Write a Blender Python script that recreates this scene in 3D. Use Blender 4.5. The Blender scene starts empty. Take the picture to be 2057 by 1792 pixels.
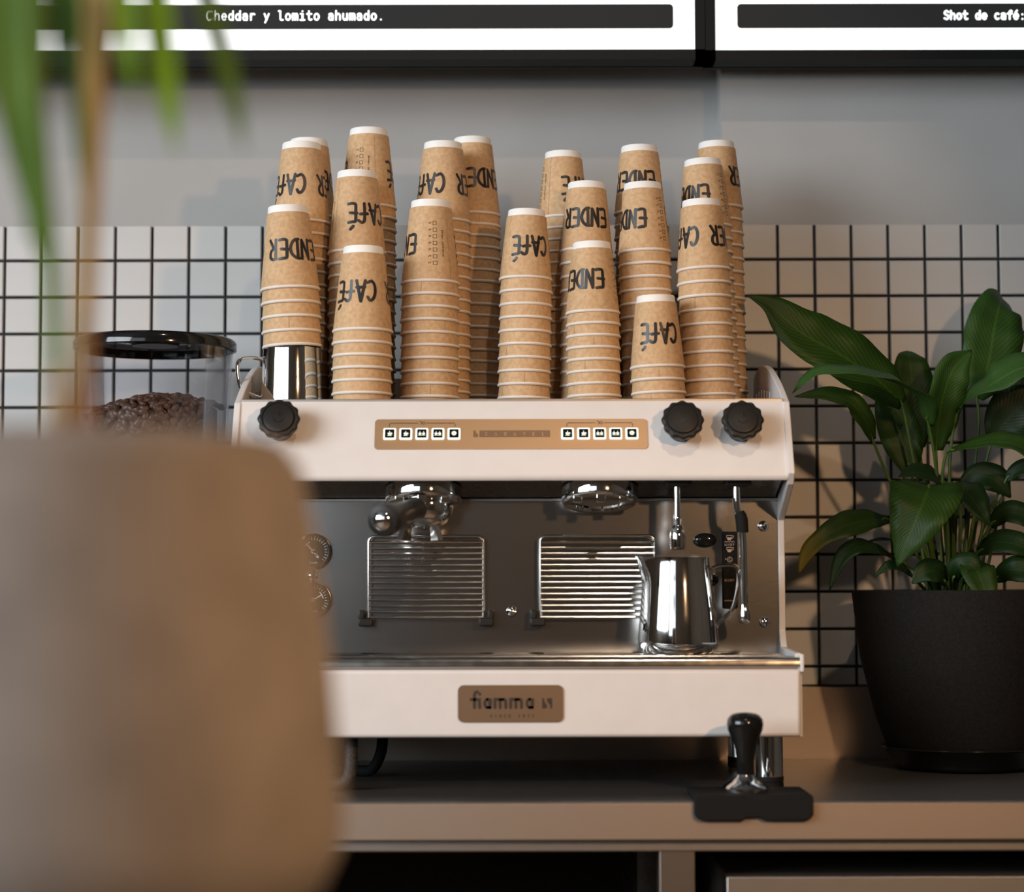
import bpy, math, random
from mathutils import Vector, Matrix

random.seed(7)
sc = bpy.context.scene
COL = sc.collection
R = math.radians

# ------------------------------------------------------------------ camera
F_PX, CX, CY = 4180.0, 1028.5, 896.0
PITCH, ROLL = R(3.92), -0.0020
CAM = Vector((0.0, -2.60, 0.264))
RC = (Matrix.Rotation(math.pi / 2 + PITCH, 3, 'X') @ Matrix.Rotation(ROLL, 3, 'Z'))
cd = bpy.data.cameras.new('camera')
cam = bpy.data.objects.new('camera', cd); COL.objects.link(cam)
cam.location = CAM
cam.rotation_euler = RC.to_euler()
cd.sensor_fit = 'HORIZONTAL'; cd.sensor_width = 36.0
cd.lens = F_PX / 2057.0 * 36.0
cd.clip_start = 0.05; cd.clip_end = 60
cd.dof.use_dof = True
cd.dof.focus_distance = 2.95
cd.dof.aperture_fstop = (cd.lens / 1000.0) / 0.030
sc.camera = cam

def at(px, py, Y):
    """point of the vertical plane Y that lies under pixel (px, py) of the 2057x1792 frame"""
    d = RC @ Vector(((px - CX) / F_PX, (CY - py) / F_PX, -1.0))
    t = (Y - CAM.y) / d.y
    return CAM + d * t

# ------------------------------------------------------------------ view, world, lights
sc.view_settings.view_transform = 'Standard'
sc.view_settings.look = 'None'
sc.view_settings.exposure = -0.08
sc.view_settings.gamma = 1.0
sc.view_settings.use_curve_mapping = False
sc.cycles.use_denoising = True
sc.cycles.max_bounces = 7
sc.cycles.diffuse_bounces = 4
sc.cycles.glossy_bounces = 4
sc.cycles.use_adaptive_sampling = True
sc.cycles.adaptive_threshold = 0.03
sc.cycles.sample_clamp_indirect = 6.0
sc.cycles.caustics_reflective = False
sc.cycles.caustics_refractive = False

w = bpy.data.worlds.new('world'); sc.world = w
w.use_nodes = True
wb = w.node_tree.nodes['Background']
wb.inputs['Color'].default_value = (0.80, 0.90, 1.0, 1)
wb.inputs['Strength'].default_value = 1.2

def area(name, loc, target, sx, sy, power, color, spread=180):
    l = bpy.data.lights.new(name, 'AREA'); l.shape = 'RECTANGLE'; l.size = sx; l.size_y = sy
    l.energy = power; l.color = color; l.spread = R(spread)
    o = bpy.data.objects.new(name, l); COL.objects.link(o); o.location = loc
    o.rotation_euler = (Vector(target) - Vector(loc)).to_track_quat('-Z', 'Y').to_euler()
    return o
def spot(name, loc, target, power, color, angle, blend=0.3, size=0.03):
    l = bpy.data.lights.new(name, 'SPOT'); l.energy = power; l.color = color
    l.spot_size = R(angle); l.spot_blend = blend; l.shadow_soft_size = size
    o = bpy.data.objects.new(name, l); COL.objects.link(o); o.location = loc
    o.rotation_euler = (Vector(target) - Vector(loc)).to_track_quat('-Z', 'Y').to_euler()
    return o
WARM = (1.0, 0.58, 0.29)
area('window_daylight', (-3.05, -2.4, 1.25), (0.1, 0.3, 0.55), 2.5, 1.5, 165, (0.90, 0.96, 1.0))
area('rear_window_daylight', (-1.75, -4.5, 1.20), (0.3, 0.4, 0.5), 1.7, 1.7, 12, (0.90, 0.95, 1.0))
spot('ceiling_spot_centre', (0.35, -1.75, 2.20), (-0.22, 0.45, 0.40), 40, (1.0, 0.76, 0.56), 46, 0.25, 0.03)
spot('pendant_right', (1.02, -2.15, 0.95), (-0.10, -0.45, -0.10), 115, WARM, 82, 0.9, 0.05)

# ------------------------------------------------------------------ materials
def _nodes(name):
    m = bpy.data.materials.new(name); m.use_nodes = True
    nt = m.node_tree
    return m, nt, nt.nodes['Principled BSDF']
def pm(name, c, rough=0.5, metal=0.0, c2=None, scale=40, detail=2, stretch=None, bump=0, bscale=None, rvar=0.0,
       spec=0.5, coat=0.0, trans=0.0, ior=1.45, emit=None, estr=0.0, sheen=0.0, lo=0.35, hi=0.65):
    m, nt, b = _nodes(name)
    b.inputs['Base Color'].default_value = (*c, 1)
    b.inputs['Roughness'].default_value = rough
    b.inputs['Metallic'].default_value = metal
    b.inputs['Specular IOR Level'].default_value = spec
    b.inputs['Coat Weight'].default_value = coat
    b.inputs['Transmission Weight'].default_value = trans
    b.inputs['IOR'].default_value = ior
    if sheen: b.inputs['Sheen Weight'].default_value = sheen
    if emit:
        b.inputs['Emission Color'].default_value = (*emit, 1); b.inputs['Emission Strength'].default_value = estr
    tc = nt.nodes.new('ShaderNodeTexCoord')
    mp = nt.nodes.new('ShaderNodeMapping')
    nt.links.new(tc.outputs['Object'], mp.inputs['Vector'])
    if stretch: mp.inputs['Scale'].default_value = stretch
    nz = nt.nodes.new('ShaderNodeTexNoise'); nz.inputs['Scale'].default_value = scale
    nz.inputs['Detail'].default_value = detail
    nt.links.new(mp.outputs['Vector'], nz.inputs['Vector'])
    if c2:
        cr = nt.nodes.new('ShaderNodeValToRGB')
        cr.color_ramp.elements[0].position = lo; cr.color_ramp.elements[0].color = (*c, 1)
        cr.color_ramp.elements[1].position = hi; cr.color_ramp.elements[1].color = (*c2, 1)
        nt.links.new(nz.outputs['Fac'], cr.inputs['Fac'])
        nt.links.new(cr.outputs['Color'], b.inputs['Base Color'])
    if rvar:
        mr = nt.nodes.new('ShaderNodeMapRange')
        mr.inputs['To Min'].default_value = max(0.02, rough - rvar); mr.inputs['To Max'].default_value = rough + rvar
        nt.links.new(nz.outputs['Fac'], mr.inputs['Value']); nt.links.new(mr.outputs['Result'], b.inputs['Roughness'])
    if bump:
        bn = nt.nodes.new('ShaderNodeBump'); bn.inputs['Strength'].default_value = bump
        bn.inputs['Distance'].default_value = 0.002
        src = nz
        if bscale:
            src = nt.nodes.new('ShaderNodeTexNoise'); src.inputs['Scale'].default_value = bscale
            nt.links.new(mp.outputs['Vector'], src.inputs['Vector'])
        nt.links.new(src.outputs['Fac'], bn.inputs['Height']); nt.links.new(bn.outputs['Normal'], b.inputs['Normal'])
    return m

M = {}
M['plaster'] = pm('grey_plaster', (0.405, 0.403, 0.398), 0.85, c2=(0.43, 0.428, 0.423), scale=6, bump=0.12, bscale=160)
M['grout'] = pm('dark_grout', (0.018, 0.018, 0.020), 0.9, c2=(0.03, 0.03, 0.033), scale=90, bump=0.3)
M['tile'] = pm('white_tile', (0.51, 0.51, 0.505), 0.36, c2=(0.54, 0.54, 0.535), scale=9, bump=0.03, bscale=30)
M['white'] = pm('white_powder_coat', (0.68, 0.65, 0.635), 0.38, c2=(0.70, 0.67, 0.655), scale=30)
M['steel_brushed'] = pm('brushed_steel', (0.40, 0.385, 0.37), 0.19, 1.0, scale=60, stretch=(1, 1, 40), rvar=0.04)
M['steel_sheet'] = pm('steel_sheet', (0.40, 0.37, 0.345), 0.42, 1.0, scale=40, stretch=(1, 20, 40), rvar=0.05)
M['counter'] = pm('counter_steel', (0.42, 0.41, 0.40), 0.34, 1.0, scale=25, stretch=(1, 30, 1), rvar=0.05)
M['steel_edge'] = pm('counter_edge_steel', (0.36, 0.29, 0.235), 0.55, 1.0, scale=40, stretch=(1, 20, 40), rvar=0.04)
M['chrome'] = pm('polished_chrome', (0.80, 0.79, 0.78), 0.06, 1.0, scale=30, rvar=0.02)
M['chrome_wire'] = pm('chrome_wire', (0.72, 0.70, 0.67), 0.16, 1.0, scale=60, rvar=0.05)
M['dark_steel'] = pm('dark_steel', (0.16, 0.155, 0.15), 0.28, 1.0, scale=40, rvar=0.05)
M['brass'] = pm('brushed_brass', (0.55, 0.37, 0.22), 0.42, 0.85, scale=50, stretch=(1, 30, 30), rvar=0.05)
M['bronze'] = pm('bronze_plate', (0.26, 0.17, 0.105), 0.42, 0.75, scale=50, stretch=(1, 30, 30), rvar=0.06)
M['black_plastic'] = pm('black_plastic', (0.013, 0.012, 0.011), 0.45, scale=200, bump=0.04, spec=0.35)
M['black_gloss'] = pm('black_gloss', (0.008, 0.008, 0.008), 0.10, scale=20, rvar=0.03)
M['black_rubber'] = pm('black_rubber', (0.008, 0.008, 0.008), 0.75, scale=300, bump=0.1, spec=0.2)
M['black_matt'] = pm('black_matt', (0.005, 0.0045, 0.004), 0.8, c2=(0.010, 0.009, 0.008), scale=260, bump=0.35, bscale=500, spec=0.25)
M['frame_black'] = pm('board_frame_black', (0.008, 0.008, 0.008), 0.6, scale=100, bump=0.05, spec=0.25)
M['print_black'] = pm('print_black', (0.020, 0.018, 0.017), 0.35, scale=80, rvar=0.04)
M['print_dark'] = pm('print_dark_brown', (0.035, 0.024, 0.018), 0.5, scale=80)
M['print_tan'] = pm('print_tan', (0.45, 0.34, 0.26), 0.6, scale=80)
M['print_white'] = pm('print_white', (0.8, 0.8, 0.78), 0.6, scale=80)
M['kraft'] = pm('kraft_paper', (0.50, 0.315, 0.165), 0.62, c2=(0.60, 0.40, 0.225), scale=170, detail=5, spec=0.35)
M['kraft_seam'] = pm('kraft_seam_edge', (0.22, 0.12, 0.06), 0.8, scale=100)
M['paper_white'] = pm('white_cup_paper', (0.82, 0.81, 0.79), 0.55, c2=(0.85, 0.84, 0.82), scale=60)
M['rim'] = pm('cream_cup_rim', (0.76, 0.70, 0.64), 0.5, c2=(0.80, 0.745, 0.68), scale=60)
M['glow_white'] = pm('lightbox_white', (0.9, 0.9, 0.9), 0.5, scale=3, emit=(0.97, 0.985, 1.0), estr=1.08)
M['board_bar'] = pm('lightbox_bar', (0.010, 0.010, 0.0105), 0.6, scale=20, spec=0.2, emit=(1, 1, 1), estr=0.016)
M['key_glow'] = pm('lit_key_frame', (0.8, 0.85, 0.8), 0.3, scale=20, emit=(0.85, 1.0, 0.93), estr=1.1)
M['key_icon'] = pm('lit_key_icon', (0.8, 0.85, 0.7), 0.4, scale=20, emit=(0.92, 1.0, 0.78), estr=0.8)
M['dial'] = pm('gauge_dial_black', (0.012, 0.012, 0.012), 0.3, scale=40)
M['bean'] = pm('roasted_bean', (0.085, 0.045, 0.030), 0.38, c2=(0.13, 0.072, 0.048), scale=60)
M['soil'] = pm('potting_soil', (0.02, 0.014, 0.01), 0.95, c2=(0.035, 0.024, 0.016), scale=120, bump=0.8)
M['felt'] = pm('stone_grey_planter', (0.175, 0.155, 0.14), 0.85, c2=(0.235, 0.21, 0.19), scale=14, detail=5, bump=0.25, bscale=60)
M['petiole'] = pm('green_petiole', (0.055, 0.11, 0.018), 0.45, c2=(0.075, 0.14, 0.028), scale=40)
M['palm_green'] = pm('palm_green', (0.115, 0.235, 0.005), 0.6, c2=(0.15, 0.285, 0.008), scale=12, spec=0.2)
M['palm_dark'] = pm('palm_dark_green', (0.055, 0.115, 0.010), 0.6, c2=(0.075, 0.14, 0.014), scale=12, spec=0.2)
M['palm_brown'] = pm('palm_dry_stem', (0.26, 0.16, 0.03), 0.6, c2=(0.30, 0.20, 0.04), scale=14)
M['palm_red'] = pm('palm_reddish_stem', (0.26, 0.115, 0.045), 0.6, c2=(0.20, 0.12, 0.03), scale=14)
M['steel_dull'] = pm('dull_upstand_steel', (0.21, 0.18, 0.155), 0.45, 1.0, scale=40, stretch=(1, 20, 40), rvar=0.05)
M['room_wall'] = pm('room_wall_brown', (0.13, 0.095, 0.068), 0.8, c2=(0.16, 0.12, 0.085), scale=3)
M['room_floor'] = pm('room_floor_dark', (0.20, 0.135, 0.085), 0.5, c2=(0.25, 0.17, 0.11), scale=4)
M['room_ceiling'] = pm('room_ceiling_dark', (0.10, 0.10, 0.10), 0.9, c2=(0.12, 0.12, 0.12), scale=4)
M['wood'] = pm('plinth_wood', (0.10, 0.06, 0.035), 0.5, c2=(0.15, 0.09, 0.05), scale=8, stretch=(1, 1, 8))
M['braid'] = pm('braided_black', (0.012, 0.012, 0.013), 0.55, c2=(0.05, 0.05, 0.052), scale=400, bump=0.5)

def clear_mat(name, tint, rough=0.02, gloss=0.45):
    m, nt, b = _nodes(name)
    tr = nt.nodes.new('ShaderNodeBsdfTransparent'); tr.inputs['Color'].default_value = (*tint, 1)
    gl = nt.nodes.new('ShaderNodeBsdfGlossy'); gl.inputs['Roughness'].default_value = rough
    fr = nt.nodes.new('ShaderNodeFresnel'); fr.inputs['IOR'].default_value = 1.45
    nz = nt.nodes.new('ShaderNodeTexNoise'); nz.inputs['Scale'].default_value = 7
    bp = nt.nodes.new('ShaderNodeBump'); bp.inputs['Strength'].default_value = 0.02
    nt.links.new(nz.outputs['Fac'], bp.inputs['Height']); nt.links.new(bp.outputs['Normal'], gl.inputs['Normal'])
    mx = nt.nodes.new('ShaderNodeMixShader')
    ms = nt.nodes.new('ShaderNodeMath'); ms.operation = 'MULTIPLY'; ms.inputs[1].default_value = gloss
    nt.links.new(fr.outputs['Fac'], ms.inputs[0]); nt.links.new(ms.outputs[0], mx.inputs[0]); nt.links.new(tr.outputs[0], mx.inputs[1]); nt.links.new(gl.outputs[0], mx.inputs[2])
    nt.links.new(mx.outputs[0], nt.nodes['Material Output'].inputs['Surface'])
    return m
M['clear'] = clear_mat('clear_hopper_plastic', (0.93, 0.93, 0.945))
M['smoke'] = clear_mat('smoked_hopper_lid', (0.30, 0.27, 0.26), gloss=0.9)
M['pane'] = clear_mat('window_pane', (0.96, 0.97, 0.98))

def leaf_mat(name, c, c2, tipc=None, rough=0.46):
    m, nt, b = _nodes(name)
    uv = nt.nodes.new('ShaderNodeUVMap'); sp = nt.nodes.new('ShaderNodeSeparateXYZ')
    nt.links.new(uv.outputs['UV'], sp.inputs['Vector'])
    ab = nt.nodes.new('ShaderNodeMath'); ab.operation = 'ABSOLUTE'
    sb = nt.nodes.new('ShaderNodeMath'); sb.operation = 'SUBTRACT'; sb.inputs[1].default_value = 0.5
    nt.links.new(sp.outputs['Y'], sb.inputs[0]); nt.links.new(sb.outputs[0], ab.inputs[0])
    ml = nt.nodes.new('ShaderNodeMath'); ml.operation = 'MULTIPLY'; ml.inputs[1].default_value = 0.55
    nt.links.new(ab.outputs[0], ml.inputs[0])
    df = nt.nodes.new('ShaderNodeMath'); df.operation = 'SUBTRACT'
    nt.links.new(sp.outputs['X'], df.inputs[0]); nt.links.new(ml.outputs[0], df.inputs[1])
    cb = nt.nodes.new('ShaderNodeCombineXYZ'); nt.links.new(df.outputs[0], cb.inputs['X'])
    wv = nt.nodes.new('ShaderNodeTexWave'); wv.inputs['Scale'].default_value = 7.5; wv.inputs['Distortion'].default_value = 1.2
    nt.links.new(cb.outputs[0], wv.inputs['Vector'])
    cr = nt.nodes.new('ShaderNodeValToRGB')
    cr.color_ramp.elements[0].color = (*c, 1); cr.color_ramp.elements[1].color = (*c2, 1)
    nt.links.new(wv.outputs['Fac'], cr.inputs['Fac'])
    mid = nt.nodes.new('ShaderNodeMath'); mid.operation = 'LESS_THAN'; mid.inputs[1].default_value = 0.022
    nt.links.new(ab.outputs[0], mid.inputs[0])
    mx = nt.nodes.new('ShaderNodeMixRGB'); mx.inputs['Color2'].default_value = (c2[0] * 1.5, c2[1] * 1.35, c2[2] * 1.2, 1)
    nt.links.new(mid.outputs[0], mx.inputs['Fac']); nt.links.new(cr.outputs['Color'], mx.inputs['Color1'])
    out = mx
    if tipc:
        mr = nt.nodes.new('ShaderNodeMapRange'); mr.inputs['From Min'].default_value = 0.55; mr.inputs['From Max'].default_value = 0.85
        nt.links.new(sp.outputs['X'], mr.inputs['Value'])
        m2 = nt.nodes.new('ShaderNodeMixRGB'); m2.inputs['Color2'].default_value = (*tipc, 1)
        nt.links.new(mr.outputs['Result'], m2.inputs['Fac']); nt.links.new(mx.outputs['Color'], m2.inputs['Color1'])
        out = m2
    nt.links.new(out.outputs['Color'], b.inputs['Base Color'])
    b.inputs['Roughness'].default_value = rough
    b.inputs['Specular IOR Level'].default_value = 0.22
    bn = nt.nodes.new('ShaderNodeBump'); bn.inputs['Strength'].default_value = 0.12; bn.inputs['Distance'].default_value = 0.002
    nt.links.new(wv.outputs['Fac'], bn.inputs['Height']); nt.links.new(bn.outputs['Normal'], b.inputs['Normal'])
    return m
M['leaf'] = leaf_mat('lily_leaf', (0.015, 0.042, 0.004), (0.021, 0.056, 0.006))
M['leaf_pale'] = leaf_mat('lily_leaf_pale', (0.024, 0.066, 0.012), (0.032, 0.084, 0.016))
M['leaf_dark'] = leaf_mat('lily_leaf_dark', (0.007, 0.023, 0.004), (0.010, 0.031, 0.006))
M['leaf_tip'] = leaf_mat('lily_leaf_yellow_tip', (0.011, 0.030, 0.003), (0.016, 0.040, 0.004), (0.11, 0.095, 0.006))

# ------------------------------------------------------------------ mesh tools
class MB:
    def __init__(s): s.v = []; s.f = []; s.uv = []
    def add(s, vs, fs):
        n = len(s.v); s.v += [tuple(x) for x in vs]; s.f += [tuple(i + n for i in f) for f in fs]; return s
    def box(s, x0, x1, y0, y1, z0, z1):
        return s.add([(x0, y0, z0), (x1, y0, z0), (x1, y1, z0), (x0, y1, z0), (x0, y0, z1), (x1, y0, z1), (x1, y1, z1), (x0, y1, z1)],
                     [(3, 2, 1, 0), (4, 5, 6, 7), (0, 1, 5, 4), (1, 2, 6, 5), (2, 3, 7, 6), (3, 0, 4, 7)])
    def prism(s, poly, fn0, fn1):
        """poly: 2D points; fn0/fn1 map a 2D point to the two 3D end faces"""
        n = len(poly)
        vs = [fn0(*p) for p in poly] + [fn1(*p) for p in poly]
        fs = [tuple(range(n - 1, -1, -1)), tuple(range(n, 2 * n))] + [(i, (i + 1) % n, n + (i + 1) % n, n + i) for i in range(n)]
        return s.add(vs, fs)
    def lathe(s, prof, origin, axis=(0, 0, 1), n=40, close=True):
        """prof: (radius, height along axis)"""
        ax = Vector(axis).normalized(); o = Vector(origin)
        t = Vector((1, 0, 0)) if abs(ax.x) < 0.9 else Vector((0, 1, 0))
        u = (t - ax * t.dot(ax)).normalized(); v = ax.cross(u)
        vs = []; rings = []
        for r, h in prof:
            if r < 1e-7:
                rings.append([len(vs)]); vs.append(o + ax * h)
            else:
                rings.append(list(range(len(vs), len(vs) + n)))
                for i in range(n):
                    a = 2 * math.pi * i / n
                    vs.append(o + ax * h + (u * math.cos(a) + v * math.sin(a)) * r)
        fs = []
        for a, b in zip(rings, rings[1:]):
            for i in range(n):
                j = (i + 1) % n
                if len(a) == 1 and len(b) == 1: continue
                if len(a) == 1: fs.append((a[0], b[j], b[i]))
                elif len(b) == 1: fs.append((a[i], a[j], b[0]))
                else: fs.append((a[i], a[j], b[j], b[i]))
        return s.add(vs, fs)
    def cyl(s, p0, p1, r0, r1=None, n=24):
        p0 = Vector(p0); p1 = Vector(p1); L = (p1 - p0).length
        r1 = r0 if r1 is None else r1
        return s.lathe([(0, 0), (r0, 0), (r1, L), (0, L)], p0, p1 - p0, n)
    def tube(s, pts, r, n=12, caps=True, flat=None):
        pts = [Vector(p) for p in pts]; rs = r if isinstance(r, (list, tuple)) else [r] * len(pts)
        tan = []
        for i in range(len(pts)):
            a = pts[max(0, i - 1)]; b = pts[min(len(pts) - 1, i + 1)]; tan.append((b - a).normalized())
        t0 = tan[0]; ref = Vector((0, 1, 0)) if abs(t0.y) < 0.8 else Vector((1, 0, 0))
        u = (ref - t0 * ref.dot(t0)).normalized(); vs = []
        for i, p in enumerate(pts):
            t = tan[i]; u = (u - t * u.dot(t)).normalized(); v = t.cross(u)
            for k in range(n):
                a = 2 * math.pi * k / n
                ku, kv = (flat if flat else (1, 1))
                vs.append(p + (u * math.cos(a) * ku + v * math.sin(a) * kv) * rs[i])
        fs = []
        for i in range(len(pts) - 1):
            for k in range(n):
                j = (k + 1) % n
                fs.append((i * n + k, i * n + j, (i + 1) * n + j, (i + 1) * n + k))
        if caps:
            fs.append(tuple(range(n - 1, -1, -1))); e = (len(pts) - 1) * n; fs.append(tuple(range(e, e + n)))
        return s.add(vs, fs)

def smooth_pts(pts, k=6):
    """Catmull-Rom through the points (any dimension, as tuples)"""
    if len(pts) < 3: return [tuple(p) for p in pts]
    P = [tuple(p) for p in pts]; out = []
    P = [tuple(2 * a - b for a, b in zip(P[0], P[1]))] + P + [tuple(2 * a - b for a, b in zip(P[-1], P[-2]))]
    for i in range(1, len(P) - 2):
        for q in range(k):
            t = q / k
            out.append(tuple(0.5 * (2 * b + (c - a) * t + (2 * a - 5 * b + 4 * c - d) * t * t + (3 * b - a - 3 * c + d) * t ** 3)
                             for a, b, c, d in zip(P[i - 1], P[i], P[i + 1], P[i + 2])))
    out.append(P[-2]); return out

ORG = {}
def mesh(name, mb, mat, smooth=True, angle=38, off=Vector((0, 0, 0))):
    me = bpy.data.meshes.new(name)
    me.from_pydata([(x - off.x, y - off.y, z - off.z) for x, y, z in mb.v], [], mb.f)
    if mb.uv:
        ul = me.uv_layers.new(name='UVMap')
        for lp in me.loops: ul.data[lp.index].uv = mb.uv[lp.vertex_index]
    me.materials.append(mat)
    me.validate()
    if smooth:
        me.shade_smooth(); me.set_sharp_from_angle(angle=R(angle))
    return me
def tag(o, label=None, cat=None, group=None, kind=None):
    if label: o['label'] = label
    if cat: o['category'] = cat
    if group: o['group'] = group
    if kind: o['kind'] = kind
    return o
def thing(name, loc, label, cat, group=None):
    o = bpy.data.objects.new(name, None); COL.objects.link(o); o.location = loc
    o.empty_display_size = 0.05
    ORG[o.name] = Vector(loc)
    return tag(o, label, cat, group)
def obj(name, mb, mat, parent=None, bevel=0, seg=2, smooth=True, angle=38, label=None):
    """link a mesh given in world coordinates; a child keeps its root's origin"""
    if parent is not None:
        off = ORG[parent.name]
    else:
        xs = [p[0] for p in mb.v]; ys = [p[1] for p in mb.v]; zs = [p[2] for p in mb.v]
        off = Vector(((min(xs) + max(xs)) / 2, (min(ys) + max(ys)) / 2, min(zs)))
    me = mesh(name, mb, mat, smooth, angle, off)
    o = bpy.data.objects.new(name, me); COL.objects.link(o)
    ORG[o.name] = off
    if parent is not None: o.parent = parent
    else: o.location = off
    if bevel:
        md = o.modifiers.new('bevel', 'BEVEL'); md.width = bevel; md.segments = seg; md.limit_method = 'ANGLE'
        md.angle_limit = R(35); md.harden_normals = False
    if label: o['label'] = label
    return o
def struct(name, mb, mat, label=None, bevel=0, parent=None):
    o = obj(name, mb, mat, parent, bevel, smooth=False)
    if parent is None: o['kind'] = 'structure'
    if label: o['label'] = label
    return o

# ---- stroke lettering
def ribbon(pts, wd, cap=6):
    """flat ribbon with round ends along 2D points -> verts, faces"""
    n = len(pts); L = []; Rr = []
    for i in range(n):
        a = pts[max(0, i - 1)]; b = pts[min(n - 1, i + 1)]
        tx, ty = b[0] - a[0], b[1] - a[1]; l = math.hypot(tx, ty) or 1e-9
        nx, ny = -ty / l, tx / l
        if 0 < i < n - 1:
            d1 = (pts[i][0] - a[0], pts[i][1] - a[1]); d2 = (b[0] - pts[i][0], b[1] - pts[i][1])
            c = (d1[0] * d2[0] + d1[1] * d2[1]) / ((math.hypot(*d1) * math.hypot(*d2)) or 1e-9)
            k = min(1.5, 1 / max(0.45, math.sqrt(max(0.0, (1 + c) / 2))))
        else: k = 1
        L.append((pts[i][0] + nx * wd / 2 * k, pts[i][1] + ny * wd / 2 * k)); Rr.append((pts[i][0] - nx * wd / 2 * k, pts[i][1] - ny * wd / 2 * k))
    vs = L + Rr; fs = [(i, n + i, n + i + 1, i + 1) for i in range(n - 1)]
    for end, sgn in ((0, -1), (n - 1, 1)):
        q = pts[1] if end == 0 else pts[n - 2]
        ang = math.atan2(pts[end][1] - q[1], pts[end][0] - q[0])
        b0 = len(vs); vs.append(pts[end])
        for k in range(cap + 1):
            a = ang - math.pi / 2 + math.pi * k / cap
            vs.append((pts[end][0] + math.cos(a) * wd / 2, pts[end][1] + math.sin(a) * wd / 2))
        fs += [(b0, b0 + k, b0 + k + 1) for k in range(1, cap + 1)]
    return vs, fs
def arc(cx, cy, rx, ry, a0, a1, n=14):
    return [(cx + rx * math.cos(R(a0 + (a1 - a0) * i / n)), cy + ry * math.sin(R(a0 + (a1 - a0) * i / n))) for i in range(n + 1)]
# hand-drawn capitals of the cups
_E = [[(.80, 1.02), (.45, .99), (.14, .96), (.10, .75), (.10, .5), (.10, .22), (.14, .05), (.45, .0), (.86, .03)], [(-.02, .53), (.3, .52), (.66, .50)]]
HAND = {
 'E': _E,
 'N': [[(.08, 0), (.10, .5), (.12, 1.0)], [(.12, .95), (.42, .5), (.74, .06)], [(.76, .04), (.80, .5), (.84, 1.0)]],
 'D': [[(.16, .02), (.15, .5), (.14, .98)], smooth_pts([(.02, 1.0), (.35, .96), (.72, .76), (.84, .48), (.66, .18), (.36, .03), (.04, 0.0)])],
 'R': [[(.14, 0), (.13, .5), (.12, .98)], smooth_pts([(.04, .98), (.40, 1.02), (.70, .88), (.68, .62), (.40, .46), (.14, .44)]), [(.36, .46), (.58, .22), (.84, 0)]],
 'C': [smooth_pts([(.86, .84), (.66, 1.0), (.34, .90), (.12, .56), (.18, .20), (.46, .02), (.88, .10)])],
 'A': [[(.0, .0), (.2, .5), (.42, 1.06)], [(.42, 1.06), (.64, .5), (.86, .0)], [(.06, .33), (.4, .35), (.84, .34)]],
 'F': [smooth_pts([(.92, .92), (.62, 1.02), (.38, .92), (.32, .62), (.31, .3), (.32, .0)]), [(.02, .54), (.4, .55), (.74, .57)]],
 'É': _E + [[(.34, 1.22), (.60, 1.38)]],
}
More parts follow.
